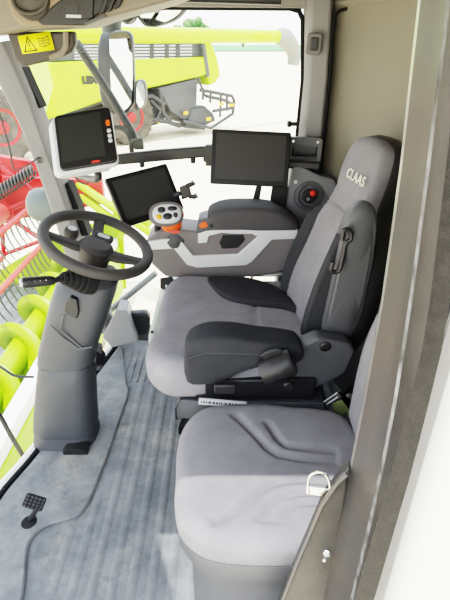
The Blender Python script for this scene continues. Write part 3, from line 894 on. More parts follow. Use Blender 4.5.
# grey-green storage box behind the driver seat, floor standing
sb_ = thing('storage_box', 'grey green moulded storage box standing beyond the driver seat by the window', 'storage box', (-.25, 2.0, 0))
bm = NB()
add_prism(bm, face([(163, 293), (156, 305), (148, 338), (149, 366), (158, 380), (215, 385), (215, 293)], 1.93), (0, .2, 0))
obj('box_body', bm, M['boxg'], sb_, bevel=.02, seg=3)
bm = NB(); add_lathe(bm, PY(152, 332, 1.925), (0, -1, 0), [(.008, 0), (.007, .004)], 12); obj('latch', bm, M['black'], sb_)
# black door pocket low on the far side
bm = NB()
add_prism(bm, face([(128, 314), (146, 313), (150, 318), (149, 332), (143, 336), (130, 337), (125, 330), (124, 319)], 2.17), (0, .05, 0))
tag(obj('door_pocket', bm, M['black'], bevel=.012, seg=3), 'small black rounded pocket low on the far window between column and storage box', 'pocket')

# ================================================================ SCREENS
# terminal on the pillar
tm = thing('terminal_display', 'square black terminal display in pale grey case on the pillar', 'display', PY(84, 172, 1.74))
Mt, w_, h_ = frame3((-.605, 1.756, 1.271), (-.407, 1.776, 1.30), (-.569, 1.624, 1.11))
bm = NB(); plate(bm, Mt, rrect(w_, h_, .018), -.012, .004); ob = obj('front_panel', bm, M['bezel'], tm, bevel=.004)
bm = NB(); plate(bm, Mt @ T(-.007, -.004, 0), rrect(w_ * 1.075, h_ * 1.05, .024), -.022, -.006)
add_loft(bm, [mp(Mt, [(x * s - .030 * q, y * s - .004 * q, z) for x, y in rrect(w_ * 1.05, h_ * 1.05, .024)]) for s, z, q in ((1, -.012, .3), (.99, -.035, 1), (.9, -.06, 1), (.7, -.075, 1))])
obj('case', bm, M['grey_case'], tm, bevel=.004)
bm = NB(); plate(bm, Mt @ T(-.011, .006, 0), rrect(w_ * .76, h_ * .80, .004), .0, .0052); obj('screen', bm, M['screen2'], tm)
for by, bh, m_, r in ((.042, .022, 'orange', .008), (.012, .013, 'grey_case', .005), (-.008, .013, 'grey_case', .005), (-.026, .013, 'grey_case', .005)):
    bm = NB(); plate(bm, Mt @ T(w_ * .43, by, 0), rrect(.014, bh, r * .8), .003, .0075)
    o = obj('button', bm, M[m_], tm, bevel=.001)
    if m_ == 'orange': o['label'] = 'orange button'
bm = NB(); plate(bm, Mt @ T(w_ * .13, -h_ * .445, 0), rrect(.028, .007, .002), .003, .0046); obj('badge', bm, M['redp'], tm, label='small red badge under the screen')
bm = NB(); add_tube(bm, cr([Mt @ Vector((.02, -h_ * .5, -.04)), Mt @ Vector((-.01, -h_ * .5, -.10)), PY(66, 172, 2.10)], 5), .014, 10)
obj('mount_arm', bm, M['black'], tm)
bm = NB(); add_tube(bm, cr(face([(86, 172), (89, 180), (86, 184), (80, 182), (76, 178)], 1.9), 5), .0035, 6); obj('cable', bm, M['hose'], tm)

def monitor(name, label, tl, tr_, bl, inset, base):
    r = thing(name, label, 'monitor', base)
    Mx, w_, h_ = frame3(tl, tr_, bl)
    b = NB(); plate(b, Mx, rrect(w_, h_, .008), -.022, .0); obj('casing', b, M['bezel'], r, bevel=.003)
    b = NB(); plate(b, Mx @ T(0, .004, 0), rrect(w_ - inset * 2, h_ - inset * 2, .003), -.004, .0012); obj('screen', b, M['screen'], r)
    b = NB(); add_loft(b, [mp(Mx, [(x * s, y * s, z) for x, y in rrect(w_, h_, .008)]) for s, z in ((.9, -.02), (.8, -.04), (.5, -.045))]); obj('back_cover', b, M['black'], r)
    return r, Mx, w_, h_
r, Mx, w_, h_ = monitor('screen_monitor', 'tilted black monitor behind the lever with screen leaning back', (-.491, 1.914, 1.011), (-.259, 2.101, 1.032), (-.413, 1.838, .828), .022, PY(150, 240, 1.98))
bm = NB(); add_tube(bm, [Mx @ Vector((.02, -h_ * .3, -.035)), Mx @ Vector((.02, -h_ * .62, -.05)), PY(158, 240, 2.0)], .016, 10); obj('stand', bm, M['black'], r)
r, Mx, w_, h_ = monitor('screen_monitor', 'wide upright black monitor on the bar beside the rear window pillar', (-.053, 2.034, 1.187), (.276, 2.031, 1.172), (-.063, 1.967, .976), .019, PY(252, 200, 2.05))
bm = NB(); add_tube(bm, [Mx @ Vector((-.12, .04, -.03)), PY(209, 154, 2.17)], .016, 10); add_box(bm, PY(209, 155, 2.12), (.03, .04, .09)); obj('mount_arm', bm, M['black'], r, bevel=.004)
bm = NB(); add_hull(bm, face([(256, 186), (262, 186), (258, 210), (250, 210)], 2.06), face([(256, 186), (262, 186), (258, 210), (250, 210)], 2.09)); add_hull(bm, face([(272, 186), (288, 187), (284, 213), (268, 213)], 2.06), face([(272, 186), (288, 187), (284, 213), (268, 213)], 2.12))
obj('stand', bm, M['black'], r, bevel=.004)

# handrail bar across the far window
hb = thing('cross_bar', 'black bar across the far window holding the monitors', 'bar', PY(140, 166, 2.2))
bm = NB()
a = face([(70, 166), (116, 155), (160, 150), (211, 146), (211, 157), (160, 161.5), (116, 165.5), (72, 177)], 2.19)
add_prism(bm, a, (0, .035, 0)); obj('bar_body', bm, M['black'], hb, bevel=.006, seg=3)
bm = NB(); add_prism(bm, face([(203, 147), (210, 145), (212, 160), (207, 164), (203, 161)], 2.165), (0, .03, 0)); obj('end_bracket', bm, M['black'], hb, bevel=.005)
for u, v in ((142, 164), (193, 160)):
    bm = NB(); add_lathe(bm, PY(u, v, 2.2), (0, -.3, -1), [(.012, -.01), (.012, .012), (.006, .016)], 12); obj('screw_knob', bm, M['black'], hb)

# clamp phone holder
ph = thing('phone_holder', 'small black clamp holder with open claws beside the tilted monitor', 'holder', PY(183, 196, 2.0))
bm = NB(); add_hull(bm, face([(179, 187), (189, 183), (192, 196), (182, 200)], 1.99), face([(179, 187), (189, 183), (192, 196), (182, 200)], 2.02)); obj('clamp_body', bm, M['black'], ph, bevel=.005)
for px in ([(187, 186), (192, 184), (194, 182)], [(189, 196), (194, 197), (197, 195)]):
    bm = NB(); add_tube(bm, face(px, 1.985), [.011, .010, .013], 10); obj('claw', bm, M['black'], ph)
bm = NB(); add_tube(bm, face([(180, 193), (174, 196)], 2.0), .012, 10); obj('ball_joint', bm, M['black'], ph)

# open black box (drink holder) on the rear window pillar
dh = thing('drink_holder', 'open black folding drink holder screwed to the rear window pillar', 'drink holder', PY(305, 170, 2.12))
bm = NB()
Mx, w_, h_ = frame3(PY(289, 137, 2.13), PY(323, 138.5, 2.11), PY(288, 168, 2.12))
ou = rrect(w_, h_, .012)
inr = [(x * .74, y * .40 + h_ * .05) for x, y in ou]
def ringplate(b, Mx, o, i, z0, z1):
    n = len(o)
    A = [b.verts.new(p) for p in mp(Mx, [(x, y, z1) for x, y in o])]; B = [b.verts.new(p) for p in mp(Mx, [(x, y, z1) for x, y in i])]
    C = [b.verts.new(p) for p in mp(Mx, [(x, y, z0) for x, y in o])]; D = [b.verts.new(p) for p in mp(Mx, [(x * .9, y, z0 + .004) for x, y in i])]
    for k in range(n):
        j = (k + 1) % n
        b.faces.new((A[k], A[j], B[j], B[k])); b.faces.new((C[k], C[j], A[j], A[k])); b.faces.new((B[k], B[j], D[j], D[k]))
    b.faces.new(D); b.faces.new(C[::-1])
ringplate(bm, Mx, ou, inr, -.05, .004)
obj('holder_body', bm, M['plastic'], dh, smooth=40)
bm = NB(); plate(bm, Mx @ T(0, -h_ * .36, 0), rrect(w_ * .98, h_ * .24, .006), .0, .03); obj('tray', bm, M['black'], dh, bevel=.006)
bm = NB(); add_box(bm, Mx @ Vector((0, -h_ * .13, .008)), (w_ * .78, .012, .014)); obj('hinge_bar', bm, M['greym'], dh, bevel=.003)
for s in (-1, 1):
    bm = NB(); add_lathe(bm, Mx @ Vector((s * w_ * .36, h_ * .38, .003)), Mx.to_3x3() @ Vector((0, 0, 1)), [(.006, 0), (.005, .003)], 12); obj('screw', bm, M['steel'], dh)
# corner socket with red knob
so2 = thing('switch_socket', 'round dark socket with small red knob in the rear corner lining', 'socket', PY(309, 208, 2.07))
fc = PY(309, 196, 2.072)
bm = NB(); add_lathe(bm, fc, (0, -1, .15), [(.068, -.01), (.066, .004), (.05, .006), (.044, -.002), (.002, -.002)], 32); obj('recess_ring', bm, M['plastic'], so2)
bm = NB(); add_lathe(bm, fc, (0, -1, .15), [(.03, -.004), (.03, .014), (.026, .018), (.016, .018), (.014, .008), (.002, .008)], 24); obj('socket_ring', bm, M['black'], so2)
bm = NB(); add_lathe(bm, PY(312.5, 193, 2.06), (0, -1, .15), [(.012, 0), (.013, .012), (.006, .018)], 16); obj('knob', bm, M['redp'], so2)
bm = NB(); add_lathe(bm, PY(308, 199, 2.058), (0, -1, .15), [(.009, 0), (.008, .006)], 14); obj('pin', bm, M['steel'], so2)
bm = NB(); add_lathe(bm, PY(296, 182, 2.078), (0, -1, .2), [(.010, 0), (.008, .004)], 14); tag(obj('lining_screw', bm, M['grey_case']), 'pale round screw head in the corner lining above the socket', 'screw')
# window catch
wcx = thing('window_catch', 'small black catch knob on the rear edge of the far window', 'catch', PY(291, 124, 2.2))
bm = NB(); add_lathe(bm, PY(287, 124, 2.2), (1, 0, 0), [(.008, 0), (.014, .004), (.014, .016), (.009, .02), (.009, .04), (.013, .042), (.013, .052)], 16); obj('catch_knob', bm, M['black'], wcx)

# ================================================================ OVERHEAD CONSOLE
oc = thing('overhead_console', 'tan overhead console with round speaker and open radio slot under the roof', 'overhead console', PY(60, 20, 1.62))
bm = NB()
ol = [(-40, 36), (5, 33), (22, 29.5), (45, 28.5), (82, 26.5), (105, 18.5), (128, 12), (150, 6), (172, 0), (190, -8), (190, -40), (-40, -40)]
add_prism(bm, face(ol, 1.62), (0, .22, 0)); obj('console_shell', bm, M['shell'], oc, bevel=.012, seg=3)
bm = NB()
add_prism(bm, face([(9, -20), (8, 4), (12, 17), (22, 26), (44, 27), (60, 16), (82, -4), (82, -20)], 1.612), (0, .05, 0)); obj('speaker_panel', bm, M['tan'], oc, bevel=.008, seg=3)
bm = NB(); fr = face([(9 + 21 + 17 * math.cos(a), -1 + 14.5 * math.sin(a)) for a in [2 * PI * k / 32 for k in range(32)]], 1.603)
add_tube(bm, fr, .007, 8, closed=True); sp_ = obj('speaker_ring', bm, M['tan2'], oc)
bm = NB(); c_ = PY(30, -1, 1.604); add_lathe(bm, c_, (0, -1, 0), [(.055, -.004), (.05, .002), (.03, -.002), (.014, .003), (.002, .005)], 32); obj('speaker_grille', bm, M['tan2'], oc, smooth=60)
bm = NB(); add_prism(bm, face([(37, 22), (52, 6), (78, -14), (124, -14), (112, 6), (100, 12), (84, 25), (42, 25)], 1.609), (0, .03, 0)); obj('radio_slot', bm, M['black'], oc, bevel=.004, label='open black radio slot')
bm = NB(); add_prism(bm, face([(62, 19), (62, -10), (94, -10), (93, 18), (78, 20)], 1.603), (0, .02, 0)); rd = obj('radio', bm, M['black'], oc, bevel=.003)
bm = NB(); add_prism(bm, face([(66, 17.5), (66, 14.5), (81, 15), (81, 18)], 1.601), (0, .004, 0)); obj('radio_key', bm, M['grey_case'], rd)
bm = NB(); add_prism(bm, face([(66, 5), (78, 5), (78, 12), (66, 12)], 1.6005), (0, .004, 0)); obj('radio_display', bm, M['screen'], rd)
for q in ([(98, 14), (104, -2), (109, -2), (104, 13)], [(106, 12), (111, -3), (116, -3), (111, 11)], [(113, 9.5), (118, -4), (124, -4), (119, 7)]):
    bm = NB(); add_prism(bm, face(q, 1.605), (0, .02, 0)); obj('rocker_switch', bm, M['black'], oc, bevel=.003)
bm = NB(); add_prism(bm, face([(85, 26), (106, 17), (104, 14.5), (84, 22.5)], 1.606), (0, .01, 0)); obj('trim_edge', bm, M['greym'], oc)
# grey handle plate under it with the warning sticker
hpz = thing('header_plate', 'grey brown plate under the overhead console at the pillar top', 'plate', PY(45, 60, 1.68))
bm = NB(); add_prism(bm, face([(6, 32), (74, 31), (75, 44), (71, 52), (62, 57), (44, 62), (22, 67), (14, 60)], 1.70), (0, .04, 0)); obj('plate_body', bm, M['tan2'], hpz, bevel=.010, seg=3)
bm = NB(); add_tube(bm, face([(66, 32), (66, 46), (62, 53), (50, 58)], 1.694), .010, 8); obj('rim', bm, M['shell'], hpz)
Ms, w_, h_ = frame3(PY(17.5, 36, 1.695), PY(50, 31.5, 1.695), PY(23.5, 54, 1.695))
ws = thing('warning_sticker', 'yellow warning sticker with black triangle and open book on the plate', 'sticker', PY(36, 52, 1.695))
bm = NB(); plate(bm, Ms, [(-w_ / 2, -h_ / 2), (w_ / 2, -h_ / 2), (w_ / 2, h_ / 2), (-w_ / 2, h_ / 2)], .0, .0012); obj('sticker_sheet', bm, M['yellow'], ws, smooth=0)
bm = NB()
t0 = [(-.043, -.020), (-.004, -.020), (-.0235, .019)]
def line2(b, p, q, t, z=.0012):
    d = (Vector(q) - Vector(p)).normalized(); n_ = Vector((-d.y, d.x)) * t / 2
    add_prism(b, mp(Ms, [(*(Vector(p) - d * t / 2 - n_), z), (*(Vector(q) + d * t / 2 - n_), z), (*(Vector(q) + d * t / 2 + n_), z), (*(Vector(p) - d * t / 2 + n_), z)]), Ms.to_3x3() @ Vector((0, 0, .0006)))
for i in range(3): line2(bm, t0[i], t0[(i + 1) % 3], .0035)
line2(bm, (-.0235, .006), (-.0235, -.006), .0035); line2(bm, (-.0235, -.0125), (-.0235, -.013), .0035)
obj('triangle_mark', bm, M['ink'], ws, smooth=0)
bm = NB()
for p, q in (((.010, -.010), (.026, -.013)), ((.026, -.013), (.042, -.008)), ((.010, -.010), (.010, .012)), ((.042, -.008), (.042, .014)), ((.010, .012), (.026, .009)), ((.026, .009), (.042, .014)), ((.026, .009), (.026, -.013)), ((.014, .004), (.022, .002)), ((.030, .002), (.038, .005)), ((.014, -.003), (.022, -.005)), ((.030, -.005), (.038, -.002))):
    line2(bm, p, q, .0022)
obj('book_mark', bm, M['ink'], ws, smooth=0)
# rolled-up sunblind over the window
bm = NB(); add_tube(bm, [PY(165, -3, 2.1), PY(281, 0.5, 2.1)], .016, 12)
tag(obj('roller_blind', bm, M['black']), 'rolled up dark sunblind along the roof edge over the far window', 'sunblind')
# antenna wire on the pillar
bm = NB(); add_tube(bm, cr(face([(-3, 105), (3, 125), (10, 150), (13, 167), (17, 170), (26, 166), (38, 158)], 2.05), 5), .004, 6)
wr = thing('bent_wire', 'thin bent black wire stuck into the grey pillar', 'wire', PY(38, 158, 2.08))
obj('wire', bm, M['hose'], wr)
bm = NB(); add_box(bm, PY(40, 160, 2.07), (.016, .02, .024)); obj('clip', bm, M['frame2'], wr)
# grey lamp housing behind the pillar
bm = NB(); lc = PY(48, 205, 2.32)
add_loft(bm, [sq((lc.x + dx, lc.y, lc.z), 1, 1) for dx in (0,)] * 0 + [[lc + Vector((h, math.cos(2 * PI * k / 24) * r * .9, math.sin(2 * PI * k / 24) * r)) for k in range(24)] for h, r in ((-.10, .02), (-.095, .05), (-.08, .072), (-.05, .085), (.0, .09), (.06, .09), (.09, .07))])
tag(obj('lamp_housing', bm, M['housing'], smooth=60), 'rounded grey lamp housing outside behind the pillar and steering wheel', 'lamp')

# striker latch loop and bolt on the door post
sk = thing('door_striker', 'shiny chrome striker loop sticking out of the door post over the seat', 'striker', PY(330, 492, .60))
bm = NB(); add_tube(bm, cr(face([(309, 493), (308, 482), (311, 475), (318, 472), (325, 474), (329, 481), (330, 490)], .60), 5), .0024, 8); obj('loop', bm, M['chrome'], sk)
bm = NB(); add_hull(bm, face([(306, 486), (328, 489), (336, 484), (340, 487), (330, 498), (306, 494)], .60), face([(306, 486), (328, 489), (336, 484), (340, 487), (330, 498), (306, 494)], .612)); obj('base_plate', bm, M['chrome'], sk, bevel=.002)
bb = thing('post_bolt', 'steel bolt head low on the plate of the door post', 'bolt', PY(326, 553, .60))
bm = NB(); add_lathe(bm, PY(327, 552, .602), (-.5, -1, .35), [(.0085, -.004), (.0085, .006), (.0065, .008)], 6); obj('bolt_head', bm, M['steel'], bb)
bm = NB(); add_lathe(bm, PY(327, 552, .602) + Vector((-.004, -.008, -.003)), (-.5, -1, .35), [(.0045, 0), (.0042, .012), (.003, .014)], 12); obj('bolt_end', bm, M['steel'], bb)

# ================================================================ MIRRORS AND TUBES OUTSIDE THE FAR WINDOW
def mirror(name, label, outer, inner, y, tilt=0.0):
    r = thing(name, label, 'mirror', PY(outer[0][0], outer[-1][1], y))
    po = [PY(p.x, p.y, y) for p in cr([(a, b, 0) for a, b in outer], 4, closed=True)]
    c = sum(po, Vector()) / len(po)
    b = NB(); add_loft(b, [[c + (p - c) * s + Vector((0, dy, 0)) for p in po] for s, dy in ((.9, -.004), (1, .008), (1, .05), (.8, .09), (.3, .1))]); obj('mirror_case', b, M['tube_dark'], r, smooth=50)
    pi_ = [PY(p.x, p.y, y - .008 - abs(tilt) * .05) for p in cr([(a, b_, 0) for a, b_ in inner], 4, closed=True)]
    zc_ = sum(p.z for p in pi_) / len(pi_)
    pi_ = [p + Vector((0, -tilt * (p.z - zc_), 0)) for p in pi_]
    b = NB(); add_prism(b, pi_, (0, .006, 0)); obj('mirror_pane', b, M['mirror'], r, smooth=30)
    return r
m1 = mirror('wing_mirror', 'tall grey wing mirror hanging outside the far window', [(99, 40), (103, 32), (118, 30), (130, 33), (133, 50), (134, 95), (131, 108), (124, 114), (112, 113), (102, 104), (98, 80), (97, 55)], [(110, 36), (118, 32), (129, 35), (132, 55), (132, 95), (129, 106), (121, 111), (113, 104), (111, 85), (110, 55)], 2.75)
bm = NB(); add_tube(bm, face([(112, 33), (111, 24), (113, 14)], 2.8), [.05, .055, .05], 12); obj('mount', bm, M['tube'], m1)
m2 = mirror('wide_angle_mirror', 'small rounded grey mirror beside the lower part of the tall mirror', [(134, 84), (138, 80), (144, 82), (146, 92), (145, 104), (140, 110), (135, 110), (134, 98)], [(137, 84), (142, 82), (145, 92), (144, 103), (140, 108), (137, 107)], 2.72)
m3 = mirror('rear_view_mirror', 'rounded mirror at the roof edge over the far window', [(134, 10), (142, 4), (184, 5), (186, 10), (176, 20), (160, 26), (150, 27), (142, 24)], [(138, 11), (145, 6), (181, 7), (182, 10), (173, 18), (159, 23.5), (150, 24), (144, 21.5)], 2.62, .3)
bm = NB(); add_lathe(bm, PY(128, 14, 2.62), (0, -1, 0), [(.01, .045), (.035, .035), (.045, .01), (.045, -.01), (.02, -.03)], 18); obj('ball_mount', bm, M['tube'], m3)
ma = thing('mirror_arm', 'long grey tube running down across the window to the mirror', 'tube', PY(138, 148, 2.5))
bm = NB(); add_tube(bm, face([(76, 42), (86, 58), (103, 84), (120, 112), (132, 132), (137, 146)], 2.52), .021, 12); obj('arm_tube', bm, M['tube'], ma)
bm = NB(); add_tube(bm, cr(face([(112, 128), (122, 128), (129, 136), (132, 152)], 2.5), 5), .013, 10); obj('brace', bm, M['tube'], ma)
bm = NB(); add_tube(bm, face([(131, 142), (143, 139)], 2.49), .012, 8); add_box(bm, PY(139, 144, 2.5), (.05, .04, .05)); obj('clamp', bm, M['tube'], ma, bevel=.005)
bm = NB(); add_tube(bm, face([(108, 312), (156, 273)], 2.34), .018, 12)
tag(obj('handrail', bm, M['corner']), 'grey diagonal handrail tube outside low between column and console', 'handrail')

# ================================================================ OUTSIDE: OWN HEADER (below the windscreen)
GZ = -2.1
hd = thing('grain_header', 'own grain header with green auger and red tined reel below the windscreen', 'header', (-2.4, 3, GZ))
AX, AZ = -2.2, -1.4
Y0, Y1 = 0.5, 6.5
bm = NB(); add_tube(bm, [(AX, Y0, AZ), (AX, Y1, AZ)], .13, 24); ag = obj('auger', bm, M['green2'], hd)
bm = NB()
pitch = .62; nst = 22
rows = []
tot = int((Y1 - Y0) / pitch * nst)
for k in range(tot + 1):
    a = 2 * PI * k / nst + 2.2; y = Y0 + pitch * k / nst
    d = Vector((math.cos(a), 0, math.sin(a)))
    rows.append([Vector((AX, y, AZ)) + d * .12, Vector((AX, y, AZ)) + d * .33])
add_grid(bm, rows)
obj('auger_flight', bm, M['green2'], ag, solid=.018, smooth=60)
bm = NB()
rows = []
for k in range(13):
    a = PI + .2 + (PI - .1) * k / 12
    rows.append([Vector((AX + .40 * math.cos(a), y, AZ + .40 * math.sin(a))) for y in (Y0, 2, 4, Y1)])
rows = [[Vector((AX - 1.25, y, AZ - .42)) for y in (Y0, 2, 4, Y1)]] + [r for r in rows[3:]] + [[Vector((AX + .42, y, AZ + .28)) for y in (Y0, 2, 4, Y1)]]
add_grid(bm, rows); obj('table', bm, M['table'], hd, solid=.01)
bm = NB()
add_box(bm, (-1.66, (Y0 + Y1) / 2, -1.10), (.13, Y1 - Y0, .15)); obj('rear_beam', bm, M['sill'], hd, bevel=.01)
bm = NB(); add_box(bm, (-1.60, (Y0 + Y1) / 2, -1.5), (.05, Y1 - Y0, .7)); obj('rear_wall', bm, M['green2'], hd)
bm = NB(); 
for k in range(44):
    y = Y0 + .07 + k * .135; add_hull(bm, [(AX - 1.25, y - .03, AZ - .43), (AX - 1.25, y + .03, AZ - .43), (AX - 1.25, y + .03, AZ - .40), (AX - 1.25, y - .03, AZ - .40)], [(AX - 1.42, y - .008, AZ - .42), (AX - 1.42, y + .008, AZ - .42), (AX - 1.42, y + .008, AZ - .41), (AX - 1.42, y - .008, AZ - .41)])
obj('knife_guard', bm, M['red'], hd)
# deck slats in front of the auger
bm = NB()
for k in range(6): add_box(bm, (AX - .45 - k * .13, (Y0 + Y1) / 2, AZ - .405), (.05, Y1 - Y0, .02))
obj('deck_strip', bm, M['greyd'], hd)
# end panel at the far end
bm = NB()
add_prism(bm, [(-3.7, Y1, -1.9), (-1.55, Y1, -1.9), (-1.5, Y1, -1.0), (-1.75, Y1, -.75), (-2.3, Y1, -.95), (-2.9, Y1, -1.25), (-3.7, Y1, -1.7)], (0, .06, 0)); obj('end_panel', bm, M['green2'], hd, bevel=.02)
bm = NB()
for a, b in (((-1.55, 6.45, -1.0), (-1.0, 5.9, -.25)), ((-1.55, 6.45, -1.0), (-1.55, 6.45, -.35)), ((-1.55, 6.45, -.35), (-1.0, 5.9, -.6)), ((-2.1, 6.5, -.35), (-1.0, 5.9, -.95)), ((-2.1, 6.5, -.2), (-.9, 5.8, -.75))):
    add_tube(bm, [a, b], .055, 8)
obj('frame_strut', bm, M['green2'], hd)
# reel
RX, RZ, RR = -3.1, -.56, .68
YR = 6.25
bm = NB(); add_tube(bm, [(RX, Y0, RZ), (RX, YR, RZ)], .13, 18); obj('reel_tube', bm, M['pink'], hd)
bm = NB()
add_lathe(bm, (RX, YR - .02, RZ), (0, 1, 0), [(.16, 0), (.16, .04)], 24)
for k in range(6):
    a = math.radians(-40 + 60 * k); d = Vector((math.cos(a), 0, math.sin(a)))
    add_tube(bm, [Vector((RX, YR, RZ)), Vector((RX, YR, RZ)) + d * RR], .035, 8)
    a2 = math.radians(-40 + 60 * (k + 1)); d2 = Vector((math.cos(a2), 0, math.sin(a2)))
    add_tube(bm, [Vector((RX, YR, RZ)) + d * RR * .95, Vector((RX, YR, RZ)) + d2 * RR * .95], .03, 8)
obj('reel_spider', bm, M['red'], hd)
tine_me = None
for k in range(6):
    a = math.radians(-40 + 60 * k); bx_, bz_ = RX + RR * math.cos(a), RZ + RR * math.sin(a)
    bm = NB(); add_tube(bm, [(bx_, Y0, bz_), (bx_, YR, bz_)], .036, 10); bat = obj('reel_bat', bm, M['pink'] if k in (0, 5) else M['red'], hd)
    lo = 2.6 if k in (0, 5) else 4.2
    if k in (1, 2, 3, 4):
        if k != 4 and k != 1: continue
    y = YR - .08
    while y > lo:
        if tine_me is None:
            bm = NB(); w0 = wloc(hd)
            add_tube(bm, cr([w0 + Vector((0, 0, 0)), w0 + Vector((.01, 0, -.10)), w0 + Vector((.05, 0, -.22)), w0 + Vector((.10, 0, -.31))], 3), [.012] * 4 + [.010] * 3 + [.008] * 3, 6)
            t_ = obj('tine', bm, M['tine'], bat); tine_me = t_.data
            # mesh is relative to the header base; move by location
            t_.location = (bx_ - w0.x, y - w0.y, bz_ - w0.z)
        else:
            t_ = bpy.data.objects.new('tine', tine_me); COL.objects.link(t_); t_.parent = bat
            t_.location = (bx_ - w0.x, y - w0.y, bz_ - w0.z)
        y -= .135
# red carrying arm and hose guard
bm = NB(); add_hull(bm, [(-1.7, 6.42, -.5), (-1.7, 6.42, -.15), (-3.3, 6.42, -.1), (-3.4, 6.42, -.45), (-3.1, 6.42, -.75)], [(-1.7, 6.54, -.5), (-1.7, 6.54, -.15), (-3.3, 6.54, -.1), (-3.4, 6.54, -.45), (-3.1, 6.54, -.75)]); obj('reel_arm', bm, M['red'], hd, bevel=.02)
bm = NB(); add_prism(bm, [(-4.6, 6.7, -.15), (-2.6, 6.7, -.2), (-2.5, 6.7, .0), (-3.2, 6.7, .12), (-4.6, 6.7, .1)], (0, .08, 0)); obj('reel_shield', bm, M['red'], hd, bevel=.02)
hg = thing('spring_guard', 'grey steel spring guard lying along the red reel arm', 'spring', PY(15, 185, 6.0))
bm = NB()
a, b = PY(-8, 193, 6.0), PY(33, 167, 6.2)
for q in range(2): add_tube(bm, [a + Vector((0, 0, -.06 * q)), b + Vector((0, 0, -.06 * q))], .018, 8)
obj('guard_rod', bm, M['tube'], hg)
bm = NB()
N_ = 26; pts = []
for k in range(N_ * 8):
    t = k / (N_ * 8 - 1); an = 2 * PI * t * N_ / 2
    pts.append(a.lerp(b, t) + Vector((0, math.cos(an) * .05, math.sin(an) * .09 - .05)))
add_tube(bm, pts, .014, 6); obj('coil', bm, M['tube'], hg)
# hoses in front of the floor edge
for lab, px, y in (('thin black cable hanging in front of the auger', [(-3, 362), (8, 369), (20, 376), (38, 377)], 1.75), ('thick black hose pair at the corner of the windscreen sill', [(-3, 407), (6, 418), (14, 433), (27, 455)], 1.5)):
    bm = NB(); add_tube(bm, cr([PY(u, v, y) + Vector((-.02, 0, 0)) for u, v in px], 5), .006 if y > 1.6 else .010, 8)
    tag(obj('hose', bm, M['hose']), lab, 'hose')
# own front tyre seen through the low glass
ft = thing('front_tyre', 'pale dusty tyre top of the own machine seen low through the far glass', 'tyre', (-.1, 2.9, GZ))
bm = NB(); tc_ = PY(134, 305, 2.75)
add_lathe(bm, (-.1, 2.62, GZ + .88), (0, 1, 0), [(.55, 0), (.78, .02), (.86, .08), (.88, .2), (.88, .5), (.84, .62), (.55, .66)], 56)
obj('tyre_body', bm, M['boxg'], ft)

# ================================================================ SECOND COMBINE in the field
F = Vector((-7.4, 16.2, 0)); D = Vector((.76, .65, 0)).normalized(); Nn = Vector((D.y, -D.x, 0))   # Nn points towards us
def Q(u, v, off=0.0):
    r = ray(u, v); o = Vector((0, 0, CH)); p0 = F - Nn * off
    return o + r * ((p0 - o).dot(Nn) / r.dot(Nn))
def qf(px, off=0.0): return [Q(u, v, off) for u, v in px]
AW = -Nn
c2 = thing('combine_harvester', 'lime green combine harvester parked in the stubble field beyond the window', 'combine harvester', (F.x + 2, F.y + 1.7, GZ))
bm = NB(); add_prism(bm, qf([(48, 63), (75, 61.5), (205, 57), (207.5, 75), (150, 88), (100, 102), (45, 121), (54, 86)], .3), AW * 2.4); gp = obj('side_panel', bm, M['green'], c2, bevel=.06)
tx = Q(97, 80, .24)
MT = Matrix(((D.x, 0, Nn.x, tx.x), (D.y, 0, Nn.y, tx.y), (0, 1, 0, tx.z), (0, 0, 0, 1)))
text_mesh('lettering', 'LEXION', .32, MT, M['ink'], gp, .005, bold=.03)
bm = NB(); add_prism(bm, qf([(52, 42), (203, 40), (205, 57), (52, 62)], .5), AW * 2.2); lv = obj('engine_housing', bm, M['greym'], c2, bevel=.05)
bm = NB()
for k in range(5):
    v = 45 + k * 3.1; a = qf([(75, v + .6), (192, v - .3), (192, v + 1.1), (75, v + 2.0)], .46); add_prism(bm, a, AW * .05)
obj('louvre', bm, M['grey_case'], lv)
bm = NB()
for u in (100, 150, 165, 176): add_prism(bm, qf([(u, 42), (u + 4, 42), (u + 4, 58), (u, 59)], .44), AW * .04)
obj('louvre_post', bm, M['greyd'], lv)
bm = NB(); add_hull(bm, qf([(202, 40), (212, 42), (218, 58), (221, 75), (216, 83), (209, 86), (208, 76), (205, 57)], .3), [p + AW * 2.4 for p in qf([(202, 40), (212, 42), (218, 58), (221, 75), (216, 83), (209, 86), (208, 76), (205, 57)], .3)])
obj('rear_hood', bm, M['green'], c2, bevel=.08, seg=3)
bm = NB(); add_prism(bm, qf([(202, 42), (205, 42), (210, 76), (207, 77)], .26), AW * .2); obj('hood_frame', bm, M['greym'], c2)
bm = NB(); a, b = Q(40, 34, -.3), Q(279, 36.5, -.3)
add_tube(bm, [a, b], [.27, .27], 24); at_ = obj('unloading_tube', bm, M['green'], c2)
bm = NB(); sp_ = [Q(277, 36.5, -.3), Q(284, 38, -.3), Q(291, 46, -.3), Q(294, 56, -.3), Q(293, 65, -.3)]
add_tube(bm, cr(sp_, 3), [.30, .34, .38, .4, .4, .38, .36, .34, .32, .31, .3, .29, .28], 18); obj('spout', bm, M['spout'], at_)
bm = NB(); add_hull(bm, qf([(158, 88), (198, 78), (197, 104), (191, 117), (184, 120), (171, 112)], .4), [p + AW * 2 for p in qf([(158, 88), (198, 78), (197, 104), (191, 117), (184, 120), (171, 112)], .4)]); obj('straw_chute', bm, M['greym'], c2, bevel=.05)
bm = NB(); add_prism(bm, qf([(192, 108), (205, 105), (214, 113), (217, 121), (206, 126), (188, 124)], .3), AW * 1.8); obj('chopper', bm, M['greym'], c2, bevel=.12, seg=3)
bm = NB(); add_prism(bm, qf([(60, 118), (150, 88), (168, 95), (172, 112), (160, 124), (60, 150)], 1.0), AW * 1.2); obj('chassis', bm, M['greyd'], c2, bevel=.05)
